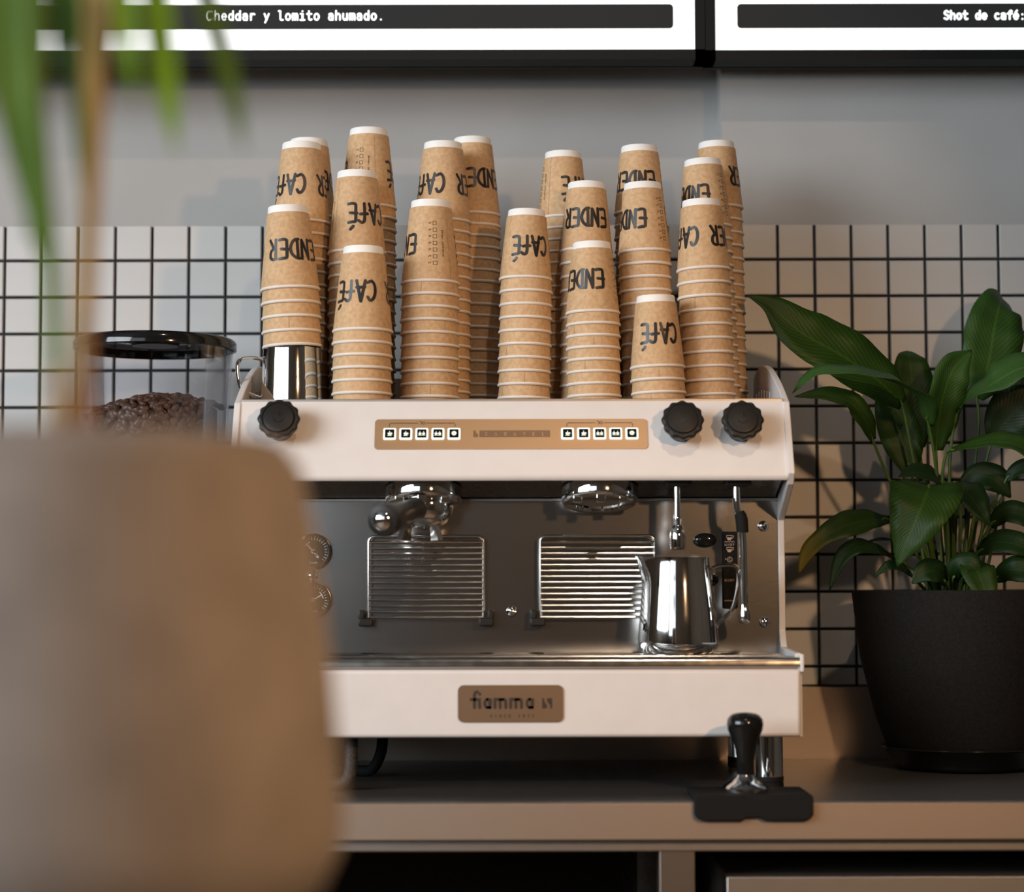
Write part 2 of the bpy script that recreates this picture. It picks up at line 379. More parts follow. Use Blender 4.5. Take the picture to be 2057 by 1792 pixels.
# plain round-stroke alphabet: x 0..0.6, x-height .7, ascender 1
def _o(cx=.3, rx=.24): return arc(cx, .34, rx, .34, 0, 360, 20)
MONO = {
 'a': [arc(.28, .21, .20, .21, 0, 360, 18), [(.50, .0), (.50, .42)], smooth_pts([(.50, .42), (.44, .64), (.26, .69), (.10, .60)])],
 'c': [arc(.32, .34, .24, .34, 50, 310, 16)],
 'd': [arc(.28, .33, .22, .33, 0, 360, 20), [(.52, 0), (.52, 1.0)]],
 'e': [[(.08, .36), (.53, .36)], arc(.30, .34, .23, .34, 5, 310, 18)],
 'é': [[(.08, .36), (.53, .36)], arc(.30, .34, .23, .34, 5, 310, 18), [(.28, .86), (.42, 1.02)]],
 'f': [smooth_pts([(.56, .93), (.42, 1.0), (.30, .88), (.29, .6), (.29, 0)]), [(.06, .66), (.54, .66)]],
 'h': [[(.08, 0), (.08, 1)], smooth_pts([(.08, .45), (.20, .66), (.40, .66), (.51, .46), (.51, 0)])],
 'i': [[(.12, .68), (.32, .68), (.32, 0)], [(.08, .0), (.54, .0)], [(.31, .96), (.32, .97)]],
 'l': [smooth_pts([(.06, 1.0), (.22, 1.0)]) + smooth_pts([(.24, .98), (.24, .2), (.32, .02), (.52, .0)])],
 'm': [[(.03, 0), (.03, .68)], smooth_pts([(.03, .5), (.12, .68), (.26, .62), (.29, .4), (.29, 0)]), smooth_pts([(.29, .5), (.38, .68), (.52, .62), (.56, .4), (.56, 0)])],
 'o': [_o()],
 'r': [[(.14, 0), (.14, .68)], smooth_pts([(.14, .42), (.26, .64), (.42, .69), (.54, .62)])],
 't': [smooth_pts([(.24, .98), (.24, .5), (.26, .12), (.38, .0), (.54, .05)]), [(.04, .66), (.52, .66)]],
 'u': [smooth_pts([(.08, .68), (.08, .25), (.18, .03), (.36, .03), (.50, .22)]), [(.51, .68), (.51, 0)]],
 'y': [[(.06, .68), (.30, .06)], [(.54, .68), (.28, .0), (.14, -.28)]],
 '.': [[(.29, .02), (.31, .02)]],
 ':': [[(.29, .02), (.31, .02)], [(.29, .56), (.31, .56)]],
 'C': [arc(.34, .5, .27, .5, 52, 308, 18)],
 'S': [smooth_pts([(.52, .86), (.32, 1.0), (.10, .84), (.14, .62), (.42, .46), (.53, .24), (.34, .01), (.07, .12)])],
 'A': [[(.02, 0), (.28, 1), (.56, 0)]],
 'R': [[(.08, 0), (.08, 1), (.36, 1)] , arc(.34, .73, .2, .27, 90, -90, 10), [(.34, .46), (.08, .46)], [(.3, .46), (.54, 0)]],
 'V': [[(.02, 1), (.28, 0), (.56, 1)]],
 'E': [[(.5, 1), (.08, 1), (.08, 0), (.5, 0)], [(.08, .5), (.44, .5)]],
 'L': [[(.1, 1), (.1, 0), (.5, 0)]],
 'I': [[(.28, 0), (.28, 1)]],
 'N': [[(.06, 0), (.06, 1), (.5, 0), (.5, 1)]],
 'O': [arc(.3, .5, .25, .5, 0, 360, 20)],
 'F': [[(.08, 0), (.08, 1), (.5, 1)], [(.08, .5), (.42, .5)]],
 '/': [[(.1, -.05), (.46, 1.05)]],
 '1': [[(.14, .8), (.3, 1), (.3, 0)]],
 '9': [arc(.28, .7, .22, .3, 0, 360, 16), smooth_pts([(.5, .7), (.46, .3), (.3, .0)])],
 '7': [[(.06, 1), (.52, 1), (.2, 0)]],
 'B': [[(.08, 0), (.08, 1)], arc(.1, .75, .36, .25, 90, -90, 10), arc(.1, .25, .42, .25, 90, -90, 10)],
 'n': [[(.08, 0), (.08, .68)], smooth_pts([(.08, .45), (.20, .66), (.40, .66), (.51, .46), (.51, 0)])],
}
def text2d(s, font, size, pitch, weight, x0=0.0, y0=0.0):
    """list of (verts2d, faces) for a line of text; x0,y0 = lower left"""
    out = []
    for i, ch in enumerate(s):
        for st in font.get(ch, []):
            pts = [(x0 + i * pitch + x * size, y0 + y * size) for x, y in st]
            out.append(ribbon(pts, weight))
    return out
def flat(mb, ribs, fn):
    for vs, fs in ribs: mb.add([fn(x, y) for x, y in vs], fs)
    return mb
def rrect(x0, x1, y0, y1, r, n=6):
    pts = []
    for cx, cy, a in ((x1 - r, y1 - r, 0), (x0 + r, y1 - r, 90), (x0 + r, y0 + r, 180), (x1 - r, y0 + r, 270)):
        pts += arc(cx, cy, r, r, a, a + 90, n)
    return pts

# ------------------------------------------------------------------ the room
YW = 0.65                       # face of the tiles
ZC = 0.0                        # counter top
FLOOR, CEIL = -0.90, 2.35
XL, XR, YB = -3.2, 3.2, -4.6
struct('floor', MB().box(XL - .1, XR + .1, YB - .1, YW + .3, FLOOR - .06, FLOOR), M['room_floor'])
struct('ceiling', MB().box(XL - .1, XR + .1, YB - .1, YW + .3, CEIL, CEIL + .06), M['room_ceiling'])
struct('wall_right', MB().box(XR, XR + .1, YB, YW + .2, FLOOR, CEIL), M['room_wall'])
RX0, RX1, RZ0, RZ1 = -2.65, -0.85, 0.30, 2.10
wr = MB().box(XL, RX0, YB - .1, YB, FLOOR, CEIL).box(RX1, XR, YB - .1, YB, FLOOR, CEIL)
wr.box(RX0, RX1, YB - .1, YB, FLOOR, RZ0).box(RX0, RX1, YB - .1, YB, RZ1, CEIL)
struct('wall_rear', wr, M['room_wall'])
w2 = MB()
for x0, x1, z0, z1 in ((RX0, RX1, RZ0, RZ0 + .05), (RX0, RX1, RZ1 - .05, RZ1), (RX0, RX0 + .05, RZ0, RZ1), (RX1 - .05, RX1, RZ0, RZ1), (-1.77, -1.73, RZ0, RZ1)):
    w2.box(x0, x1, YB - .08, YB - .03, z0, z1)
win2 = struct('window_2', w2, M['frame_black'])
struct('pane', MB().box(RX0 + .04, RX1 - .04, YB - .06, YB - .055, RZ0 + .04, RZ1 - .04), M['pane'], parent=win2)
wl = MB()
WY0, WY1, WZ0, WZ1 = -3.75, -1.05, 0.40, 2.05
wl.box(XL - .1, XL, YB, WY0, FLOOR, CEIL); wl.box(XL - .1, XL, WY1, YW + .2, FLOOR, CEIL)
wl.box(XL - .1, XL, WY0, WY1, FLOOR, WZ0); wl.box(XL - .1, XL, WY0, WY1, WZ1, CEIL)
struct('wall_left', wl, M['room_wall'])
wf = MB()
for y0, y1, z0, z1 in ((WY0, WY1, WZ0, WZ0 + .05), (WY0, WY1, WZ1 - .05, WZ1), (WY0, WY0 + .05, WZ0, WZ1), (WY1 - .05, WY1, WZ0, WZ1), ((WY0 + WY1) / 2 - .02, (WY0 + WY1) / 2 + .02, WZ0, WZ1)):
    wf.box(XL - .08, XL - .03, y0, y1, z0, z1)
win = struct('window_1', wf, M['frame_black'])
struct('pane', MB().box(XL - .06, XL - .055, WY0 + .04, WY1 - .04, WZ0 + .04, WZ1 - .04), M['pane'], parent=win)

# tiled back wall: recess on the left, pier on the right, one tile plane below
pA = at(1637, 520.9, YW); pB = at(1637, 964.4, YW)
PZ = (pA.z - pB.z) / 6.0                                   # vertical tile pitch
PX = (at(1934, 560, YW).x - at(10, 560, YW).x) / 26.0      # horizontal pitch
GX0 = at(9.5, 530, YW).x
GZ1 = pA.z                                                  # grout line under the top row
ZT = at(800, 452.5, YW).z                                   # top of tiles
ZB = at(1650, 1376, YW).z                                   # bottom of tiles
XP = at(1449, 250, YW).x                                    # edge of the pier
GR = 0.0045
wall = MB()
wall.box(XL, XR, YW + .006, YW + .2, FLOOR, ZT - .001)      # tiled lower part (grout bed)
wall_back = struct('wall_back', wall, M['grout'])
struct('wall_upper', MB().box(XL, XP, YW + .085, YW + .2, ZT - .001, CEIL), M['plaster'])
struct('wall_pier', MB().box(XP, XR, YW + .001, YW + .2, ZT - .001, CEIL), M['plaster'])

def tile_mesh(wx, wz, name):
    ch = 0.0012; x, z = wx / 2, wz / 2; d = 0.007
    v = [(-x, d, -z), (x, d, -z), (x, d, z), (-x, d, z), (-x, ch, -z), (x, ch, -z), (x, ch, z), (-x, ch, z),
         (-x + ch, 0, -z + ch), (x - ch, 0, -z + ch), (x - ch, 0, z - ch), (-x + ch, 0, z - ch)]
    f = [(8, 9, 10, 11)]
    for a in (0, 4):
        for i in range(4):
            j = (i + 1) % 4; f.append((a + i, a + j, a + 4 + j, a + 4 + i))
    mb = MB().add(v, f); return mb, mesh(name, mb, M['tile'], smooth=False)
rows = []
z = GZ1
rows.append((ZT, GZ1 + GR / 2))
while z - PZ > ZB + 0.004:
    rows.append((z - GR / 2, z - PZ + GR / 2)); z -= PZ
rows.append((z - GR / 2, ZB))
stuff_mb = MB(); shared = {}
off = ORG[wall_back.name]
def tile_seen(px, py):
    if px < -45 or px > 2100: return False
    if px > 1490 and (px < 1760 or py < 1215): return True
    if px < 530 and py < 900: return True
    return 500 <= px <= 1500 and py < 560
for (z1, z0) in rows:
    for k in range(-14, 42):
        x0 = GX0 + k * PX + GR / 2; x1 = GX0 + (k + 1) * PX - GR / 2
        cx, cz = (x0 + x1) / 2, (z0 + z1) / 2
        dv = Vector((cx, YW, cz)) - CAM; cv = RC.transposed() @ dv
        px = CX + F_PX * cv.x / -cv.z; py = CY - F_PX * cv.y / -cv.z
        key = round(z1 - z0, 4)
        if key not in shared: shared[key] = tile_mesh(x1 - x0, z1 - z0, 'tile')
        jit = random.uniform(-.0004, .0004)
        if tile_seen(px, py):
            o = bpy.data.objects.new('tile', shared[key][1]); COL.objects.link(o); o.parent = wall_back
            o.location = Vector((cx, YW + jit, cz)) - off
            o.rotation_euler = (random.uniform(-.004, .004), 0, random.uniform(-.004, .004))
        else:
            stuff_mb.add([(cx + a, YW + jit + b, cz + c) for a, b, c in shared[key][0].v], shared[key][0].f)
o = obj('tile_field', stuff_mb, M['tile'], wall_back, smooth=False); o['kind'] = 'stuff'

# ------------------------------------------------------------------ counter
XC0, XC1 = -1.9, 1.9
ct = thing('work_counter', (0, 0.32, FLOOR), 'brushed steel work counter with thick front edge under the espresso machine', 'counter')
ze = at(1028, 1688, 0.0).z
zl = at(1028, 1712, 0.012).z
prof = [(0.0, -.004), (-.002, -.001)]
top = MB(); top.box(XC0, XC1, 0.0, YW - .012, ze, ZC)
obj('counter_top', top, M['counter'], ct, bevel=0.003)
obj('front_edge', MB().box(XC0, XC1, -.0012, .004, ze, ZC - .0015), M['steel_edge'], ct, bevel=0.001)
obj('front_lip', MB().box(XC0, XC1, 0.014, 0.05, zl, ze), M['steel_sheet'], ct, bevel=0.002)
zs = at(1650, 1378, YW - .012).z
obj('upstand', MB().box(XC0, XC1, YW - .012, YW - .001, ZC - .02, zs), M['steel_dull'], ct, bevel=0.002)
def post(px0, px1, name='leg'):
    a = at(px0, 1740, 0.016).x; b = at(px1, 1740, 0.016).x
    obj(name, MB().box(a, b, 0.016, 0.06, FLOOR, ze - .002), M['steel_dull'], ct, bevel=0.001)
post(1325, 1396)
obj('leg', MB().box(XC0, XC0 + .045, 0.016, 0.06, FLOOR, ze - .002), M['steel_dull'], ct, bevel=0.001)
obj('leg', MB().box(XC1 - .045, XC1, 0.016, 0.06, FLOOR, ze - .002), M['steel_dull'], ct, bevel=0.001)
xa = at(1280, 1740, 0.2).x; xb = at(1396, 1740, 0.016).x
obj('side_panel', MB().box(xa, xa + .03, 0.20, 0.62, FLOOR, ze - .004), M['dark_steel'], ct)
obj('back_panel', MB().box(XC0 + .02, XC1 - .02, 0.60, 0.63, FLOOR, ze - .004), M['black_matt'], ct)
# steel drawer unit standing in the right-hand bay
dr = thing('drawer_unit', (1.0, 0.3, FLOOR), 'low brushed steel drawer unit standing in the bay below the potted plant', 'drawer unit')
xd = at(1460, 1775, 0.03).x; zd = at(1700, 1761, 0.03).z
obj('cabinet_body', MB().box(xd + .004, XC1 - .1, 0.045, 0.56, FLOOR, zd - .004), M['steel_sheet'], dr, bevel=0.002)
obj('drawer_front', MB().box(xd, XC1 - .1, 0.028, 0.045, FLOOR + .4, zd), M['steel_sheet'], dr, bevel=0.001)

# ------------------------------------------------------------------ menu light boxes
def menu_board(name, x0, x1, pyb, label, bars, Y=0.52):
    zb = at(1028, pyb, Y).z; zt = zb + 0.55
    t = thing(name, ((x0 + x1) / 2, Y + .04, zb), label, 'menu board', 'backlit menu boards above the machine')
    fw = 0.0150
    fr = MB()
    for a, b, c, d in ((x0, x1, zb, zb + fw), (x0, x1, zt - fw, zt), (x0, x0 + fw, zb, zt), (x1 - fw, x1, zb, zt)):
        fr.box(a, b, Y, Y + .05, c, d)
    fr.box(x0, x1, Y + .045, Y + .06, zb, zt)
    obj('frame', fr, M['frame_black'], t, smooth=False)
    obj('light_panel', MB().box(x0 + fw, x1 - fw, Y + .008, Y + .012, zb + fw, zt - fw), M['glow_white'], t, smooth=False)
    for (a, b, c, d, txt, tx, ty, size, pitch, wt) in bars:
        bar = MB().prism(rrect(a, b, c, d, .006), lambda x, y: (x, Y + .0074, y), lambda x, y: (x, Y + .008, y))
        bo = obj('text_bar', bar, M['board_bar'], t, smooth=False)
        if txt:
            lm = flat(MB(), text2d(txt, MONO, size, pitch, wt, tx, ty), lambda x, y: (x, Y + .0068, y))
            obj('lettering', lm, M['glow_white'], bo, smooth=False)
    for yy in (0.12, 0.88):
        fr2 = MB().cyl((x0 + (x1 - x0) * yy, Y + .06, zt - .1), (x0 + (x1 - x0) * yy, YW + (.085 if x1 < XP + .05 else 0.0), zt - .1), .01)
        obj('wall_bracket', fr2, M['frame_black'], t)
    return t
Yb = 0.52
def bpx(px0, px1, py0, py1): return at(px0, (py0 + py1) / 2, Yb).x, at(px1, (py0 + py1) / 2, Yb).x, at(1028, py1, Yb).z, at(1028, py0, Yb).z
xj = at(1417, 80, Yb).x
pxm = F_PX / (Yb - CAM.y)
lx = at(414, 30, Yb); l2 = at(1898, 30, Yb)
a, b, c, d = bpx(-400, 1353, 6, 55)
menu_board('menu_board', at(-420, 80, Yb).x, xj - .0004, 119,
           'backlit white menu board reading Cheddar y lomito ahumado above the stacked cups',
           [(a, b, c, d, 'Cheddar y lomito ahumado.', lx.x, at(600, 37.5, Yb).z, 18.6 / pxm, 14.62 / pxm, 3.6 / pxm),
            (a, b, c + 75 / pxm, d + 75 / pxm, None, 0, 0, 0, 0, 0)])
a, b, c, d = bpx(1482, 2700, 6, 55)
menu_board('menu_board', xj + .0004, at(2760, 80, Yb).x, 121,
           'backlit white menu board reading Shot de café at the right above the potted plant',
           [(a, b, c, d, 'Shot de café:', l2.x, at(1960, 36, Yb).z, 17.4 / pxm, 12.95 / pxm, 4.4 / pxm),
            (a, b, c + 75 / pxm, d + 75 / pxm, None, 0, 0, 0, 0, 0)])

# ------------------------------------------------------------------ espresso machine
HW = 0.3745
em = thing('espresso_machine', (0, 0.33, 0), 'white two-group espresso machine with brass key panel and steel backsplash', 'espresso machine')
YF, YP0, YP1, YS = 0.10, 0.15, 0.20, 0.265     # lower front, panel bottom, panel top, backsplash
zLT = at(1028, 1345, YF).z; zLB = at(1028, 1482, YF).z
zPB = at(1028, 964, YP0).z; zPT = at(1028, 803, YP1).z
zST = at(1028, 1003, YS).z
zTR = at(1028, 1320, YF).z
YE = 0.585
ZTOP = zPT - .004
HB = HW - .009
# core body and top plate
obj('body', MB().box(-HB + .002, HB - .002, YS + .004, YE, zLB + .01, ZTOP - .012), M['dark_steel'], em, smooth=False)
tp = MB().box(-HB, HB, YP1 + .004, YE, ZTOP - .012, ZTOP - .004)
obj('cup_shelf', tp, M['steel_sheet'], em, smooth=False)
obj('top_rail', MB().box(-HB, HB, YP1 - .001, YP1 + .006, ZTOP - .02, zPT + .0012), M['steel_sheet'], em, bevel=0.0008)
# tilted white front panel with rolled lower edge
tilt = Vector((0, YP0 - YP1, zPB - zPT)); Lp = tilt.length; td = tilt.normalized(); nd = Vector((0, td.z, -td.y)); nd = -nd if nd.y > 0 else nd
P0 = Vector((0, YP1, zPT))
def pan(x, s, h=0.0):
    """point on the tilted panel: x, distance s down from its top edge, height h out of it"""
    v = P0 + td * s + nd * h; return (x, v.y, v.z)
sec = [(YP1, zPT), (YP1 + .012, zPT - .004), (YP1 + .012, zPT - .02)]
q0 = P0 + td * (Lp - .010)
poly = [(YP1, zPT)]
poly += [(q0.y, q0.z)]
cpt = q0 - nd * .008
for k in range(1, 7):
    a = k / 6 * R(78); v = cpt + (nd * math.cos(a) + td * math.sin(a)) * .008; poly.append((v.y, v.z))
poly += [(YS - .05, zPB + .004), (YS - .05, zPB + .010), (YP1 + .012, zPT - .006)]
fp = MB().prism(poly, lambda y, z: (-HB, y, z), lambda y, z: (HB, y, z))
obj('front_panel', fp, M['white'], em, angle=30)
# underside and backsplash
zU0 = zPB + .003
und = MB().prism([(YP0 + .02, zU0 + .002), (YS + .004, zST), (YS + .004, zST + .03), (YP0 + .03, zU0 + .02)], lambda y, z: (-HB + .004, y, z), lambda y, z: (HB - .004, y, z))
obj('underside', und, M['dark_steel'], em, smooth=False)
HS = at(1574, 1150, YS).x
obj('backsplash', MB().box(-HS, HS, YS, YS + .004, zLB + .02, zST), M['steel_brushed'], em, smooth=False)
zb_ = zST
obj('backsplash_trim', MB().box(-HS, HS, YS - .003, YS + .001, zST - .003, zST + .001), M['steel_sheet'], em, bevel=0.0006)
# side panels
sp = [(YF + .004, zLB), (YF + .004, zTR + .004), (YS - .02, zTR + .008), (YS - .004, zTR + .03), (YS - .004, at(1575, 1045, YS).z), (YP0 + .012, at(1592, 972, YP0).z), (YP0 - .001, at(1597, 950, YP0).z)]
ear = smooth_pts([(YP1 - .004, zPT - .004), (.254, at(1577, 777, .254).z), (.306, at(1567, 757, .306).z), (.367, at(1556, 740, .367).z), (.43, at(1545, 734.5, .43).z), (.49, at(1535, 744, .49).z), (.53, at(1528, 760, .53).z)], 5)
sp += ear + [(.545, zPT + .01), (YE, zPT - .01), (YE, zLB)]
for sx in (-1, 1):
    mb = MB().prism(sp, lambda y, z: (sx * HB, y, z), lambda y, z: (sx * HW, y, z))
    po = obj('side_panel', mb, M['white'], em, bevel=0.0015, smooth=False)
    for k in range(6):                                   # vent slots as raised pale louvres
        yy = .335 + k * .032; zz0 = zPT + .001
        obj('louvre', MB().box(sx * (HB - .0008), sx * HB, yy, yy + .009, zz0, zz0 + .022 + .004 * min(k, 3)), M['paper_white'], po, bevel=0.0004)
# rear guard of the cup shelf
gp = rrect(-.345, .345, ZTOP - .01, zPT + .066, .022, 8)
obj('rear_guard', MB().prism(gp, lambda x, z: (x, .566, z), lambda x, z: (x, .572, z)), M['white'], em)
# drip tray and lower panel
tr = MB()
obj('drip_tray', MB().box(-HW + .004, HW - .004, YF + .004, YS + .003, zLT - .01, zTR - .004), M['steel_sheet'], em, bevel=0.002)
zTA = zTR + .0012
edge = [(YF + .004, zLT + .0005), (YF - .001, zLT + .003), (YF - .001, zTR - .006), (YF + .001, zTR - .002), (YF + .005, zTR), (YF + .012, zTR), (YF + .016, zTR - .004), (YF + .016, zLT + .0005)]
obj('tray_edge', MB().prism(edge, lambda y, z: (-HW + .003, y, z), lambda y, z: (HW - .003, y, z)), M['chrome_wire'], em, angle=60)
for k in range(10):
    y = YF + .026 + k * .0135
    obj('tray_slat', MB().cyl((-HW + .02, y, zTR - .001), (HW - .02, y, zTR - .001), .0022, n=8), M['chrome_wire'], em)
obj('lower_panel', MB().box(-HW + .002, HW - .002, YF, YF + .02, zLB, zLT), M['white'], em, bevel=0.005, seg=3)
for sx in (-1, 1):
    obj('tray_end_cap', MB().box(sx * (HW - .003), sx * (HW + .002), YF - .003, YF + .02, zLT - .004, zTR + .003), M['white'], em, bevel=0.0015)
obj('base_pan', MB().box(-HW + .01, HW - .01, YF + .02, YE - .01, zLB + .003, zLB + .012), M['dark_steel'], em, smooth=False)
# nameplate
Yn = YF - .0005
n0 = at(920, 1451, Yn); n1 = at(1131, 1376, Yn)
npl = obj('nameplate', MB().prism(rrect(n0.x, n1.x, n0.z, n1.z, .0075), lambda x, z: (x, Yn - .0015, z), lambda x, z: (x, Yn + .001, z)), M['bronze'], em, smooth=False)
kk = (n1.x - n0.x) / 1720.0                       # photo zoom units -> metres
def npt(u, v): return (n0.x + (u - 170) * kk, n1.z - (v - 130) * kk)
Yt = Yn - .0018
lt = MB(); W_ = 50
def st(pts, wd=W_, mb=None): flat(mb or lt, [ribbon([npt(*p) for p in pts], wd * kk)], lambda x, z: (x, Yt, z))
st([(488, 240), (455, 250), (440, 290), (440, 495)]); st([(385, 365), (520, 365), (525, 495)])
st([(527, 275), (529, 277)])
def n_a(u): st([npt_ for npt_ in arc(u + 62, 428, 42, 66, 90, 270, 12)][::1]); st([(u + 62, 362), (u + 105, 362), (u + 105, 495)]); st([(u + 62, 494), (u + 105, 494)])
def n_m(u):
    st([(u + 20, 495), (u + 20, 362), (u + 150, 362)]); st([(u + 105, 365), (u + 105, 495)])
    st(smooth_pts([(u + 150, 362), (u + 185, 372), (u + 196, 410), (u + 196, 495)]))
n_a(590); n_m(755); n_m(1012); n_a(1280)
lt.add([(npt(u, v)[0], Yt, npt(u, v)[1]) for u, v in ((1548, 345), (1580, 345), (1580, 395), (1628, 470), (1618, 510), (1548, 510))], [(0, 1, 2, 3, 4, 5)])
lt.add([(npt(u, v)[0], Yt, npt(u, v)[1]) for u, v in ((1710, 345), (1710, 510), (1678, 510), (1676, 450), (1630, 400), (1628, 345))], [(0, 1, 2, 3, 4, 5)])
obj('lettering', lt, M['print_dark'], npl, smooth=False)
lm = MB(); p_ = npt(700, 655)
flat(lm, text2d('SINCE 1977', MONO, 46 * kk, 76 * kk, 9 * kk, p_[0], p_[1]), lambda x, z: (x, Yt, z))
obj('lettering', lm, M['print_dark'], npl, smooth=False)
# brass key panel on the tilted face
def s_of(py):            # distance down the tilted panel for a pixel row (at the image centre)
    lo, hi = 0.0, Lp
    for _ in range(40):
        m_ = (lo + hi) / 2; v = P0 + td * m_; cv = RC.transposed() @ (Vector((0, v.y, v.z)) - CAM)
        if CY - F_PX * cv.y / -cv.z < py: lo = m_
        else: hi = m_
    return lo
def x_of(px, s):
    v = P0 + td * s; d = RC.transposed() @ (v - CAM); return (px - CX) / F_PX * (-d.z)
k0, k1 = s_of(843), s_of(903)
kx0, kx1 = x_of(754, k0), x_of(1299, k0)
kp = obj('key_panel', MB().prism(rrect(kx0, kx1, k0, k1, .005), lambda x, s: pan(x, s, .0016), lambda x, s: pan(x, s, -.001)), M['brass'], em, smooth=False, label='brushed brass key panel')
kyc = s_of(873)
pxk = (kx1 - kx0) / 545.0
def icon(kind, cx, sy):
    mb = MB(); u = pxk
    def rb(pts, wd): flat(mb, [ribbon([(cx + x * u, sy + y * u) for x, y in pts], wd * u)], lambda x, s: pan(x, s, .00425))
    if kind in (0, 1):
        rb(arc(0, 0, 3.0, 3.0, 0, 180, 8) + [(-3, 0), (3, 0)], 1.6); rb(arc(3.4, .6, 1.6, 1.6, -90, 90, 6), .9)
        rb([(-4, 5), (4, 5)], 1.1); rb([(0, -1.5), (0, -4.5)], 1.0)
        if kind == 1: rb([(-1.6, 1), (1.6, 1)], 2.4)
    elif kind in (2, 3):
        for dx in (-3.6, 3.6):
            rb([(dx + x, y) for x, y in arc(0, 0, 2.2, 2.4, 0, 180, 8)] + [(dx - 2.2, 0), (dx + 2.2, 0)], 1.4)
            rb([(dx - 3, 4.4), (dx + 3, 4.4)], 1.0); rb([(dx, -1.5), (dx, -4)], .9)
            if kind == 3: rb([(dx - 1, 1), (dx + 1, 1)], 2.0)
    else:
        for k in range(8):
            a = R(45 * k); rb([(2.2 * math.cos(a), 2.2 * math.sin(a)), (4.2 * math.cos(a), 4.2 * math.sin(a))], 2.0)
    return mb
for gx in (783, 1140):
    for k in range(5):
        cx = x_of(gx + k * 32.3, kyc); h = 12.6 * pxk
        key = obj('key', MB().prism(rrect(cx - h, cx + h, kyc - h, kyc + h, .0018, 3), lambda x, s: pan(x, s, .0030), lambda x, s: pan(x, s, .0010)), M['key_glow'], em, smooth=False)
        g = 9.4 * pxk
        obj('key_cap', MB().prism(rrect(cx - g, cx + g, kyc - g, kyc + g, .001, 3), lambda x, s: pan(x, s, .0042), lambda x, s: pan(x, s, .0020)), M['black_gloss'], key, smooth=False)
        obj('icon', icon(k, cx, kyc), M['key_icon'], key, smooth=False)
    ln = MB()
    def rb(pts, wd): flat(ln, [ribbon([(x_of(px, kyc), s_of(py)) for px, py in pts], wd * pxk)], lambda x, s: pan(x, s, .0019))
    rb([(gx - 1, 858), (gx - 1, 853), (gx + 2, 851), (gx + 56, 851)], 1.1); rb([(gx + 74, 851), (gx + 128, 851), (gx + 131, 853), (gx + 131, 858)], 1.1)
    rb([(gx + 60, 847), (gx + 66, 851), (gx + 62, 853)], 1.2); rb(arc(gx + 68, 851, 3, 2.4, 0, 360, 10), 1.0)
    obj('line_mark', ln, M['print_dark'], kp, smooth=False)
bm = MB().prism([(x_of(a, kyc), s_of(b)) for a, b in ((963, 866), (1105, 866), (1105, 879), (963, 879))], lambda x, s: pan(x, s, .0020), lambda x, s: pan(x, s, .0012))
bd = obj('name_bar', bm, M['bronze'], kp, smooth=False)
mk_ = MB()
mk_.add([pan(x_of(a, kyc), s_of(b), .0020) for a, b in ((951, 866), (955, 866), (957, 871), (961, 875), (960, 879), (951, 879))], [(0, 1, 2, 3, 4, 5)])
obj('logo_mark', mk_, M['bronze'], kp, smooth=False)
lm = MB(); cw = 7.6 * pxk
for i, ch in enumerate('CARAVEL'):
    x0 = x_of(975 + i * 19.0, kyc)
    flat(lm, text2d(ch, MONO, cw, cw, 1.3 * pxk, x0, 0), lambda x, y: pan(x, s_of(876.8) - y, .0024))
obj('lettering', lm, M['brass'], kp, smooth=False)
# knobs
def knob(px, py):
    s = s_of(py); x = x_of(px, s); o = Vector(pan(x, s, 0.0))
    mb = MB(); n = 96
    axis = (nd - Vector((0, 0, 1)) * math.sin(R(3))).normalized()
    u = Vector((1, 0, 0)); v = axis.cross(u)
    prof = [(.0170, .000, 0), (.0180, .006, .3), (.0228, .016, .7), (.0276, .027, 1), (.0286, .032, 1), (.0282, .0345, 1), (.0264, .0360, .9), (.0224, .0362, 0), (.0221, .0345, 0)]
    vs = []; fs = []
    for r, h, k in prof:
        for i in range(n):
            a = 2 * math.pi * i / n
            sc_ = 1 - .075 * k * (0.5 - 0.5 * math.cos(12 * a)) ** 1.0
            vs.append(o + axis * h + (u * math.cos(a) + v * math.sin(a)) * r * sc_)
    for j in range(len(prof) - 1):
        for i in range(n):
            fs.append((j * n + i, j * n + (i + 1) % n, (j + 1) * n + (i + 1) % n, (j + 1) * n + i))
    fs.append(tuple(range((len(prof) - 1) * n, len(prof) * n)))
    mb.add(vs, fs)
    k_ = obj('knob', mb, M['black_plastic'], em, angle=50)
    cap = MB().lathe([(.0208, .031), (.0208, .0352), (.0200, .0370), (.0178, .0378), (0, .0378)], o, axis, 48)
    cp = obj('knob_cap', cap, M['black_plastic'], k_)
    mk = MB()
    for pts in (arc(0, -.002, .006, .005, 180, 360, 10), [(.001, .002), (.001, .008)], [(.004, .002), (.004, .006)]):
        flat(mk, [ribbon(pts, .0007)], lambda a, b: tuple(o + axis * .0381 + u * a + v * b))
    obj('relief_mark', mk, M['black_gloss'], k_, smooth=False)
for px, py in ((565, 862), (1368, 866), (1487, 866)): knob(px, py)
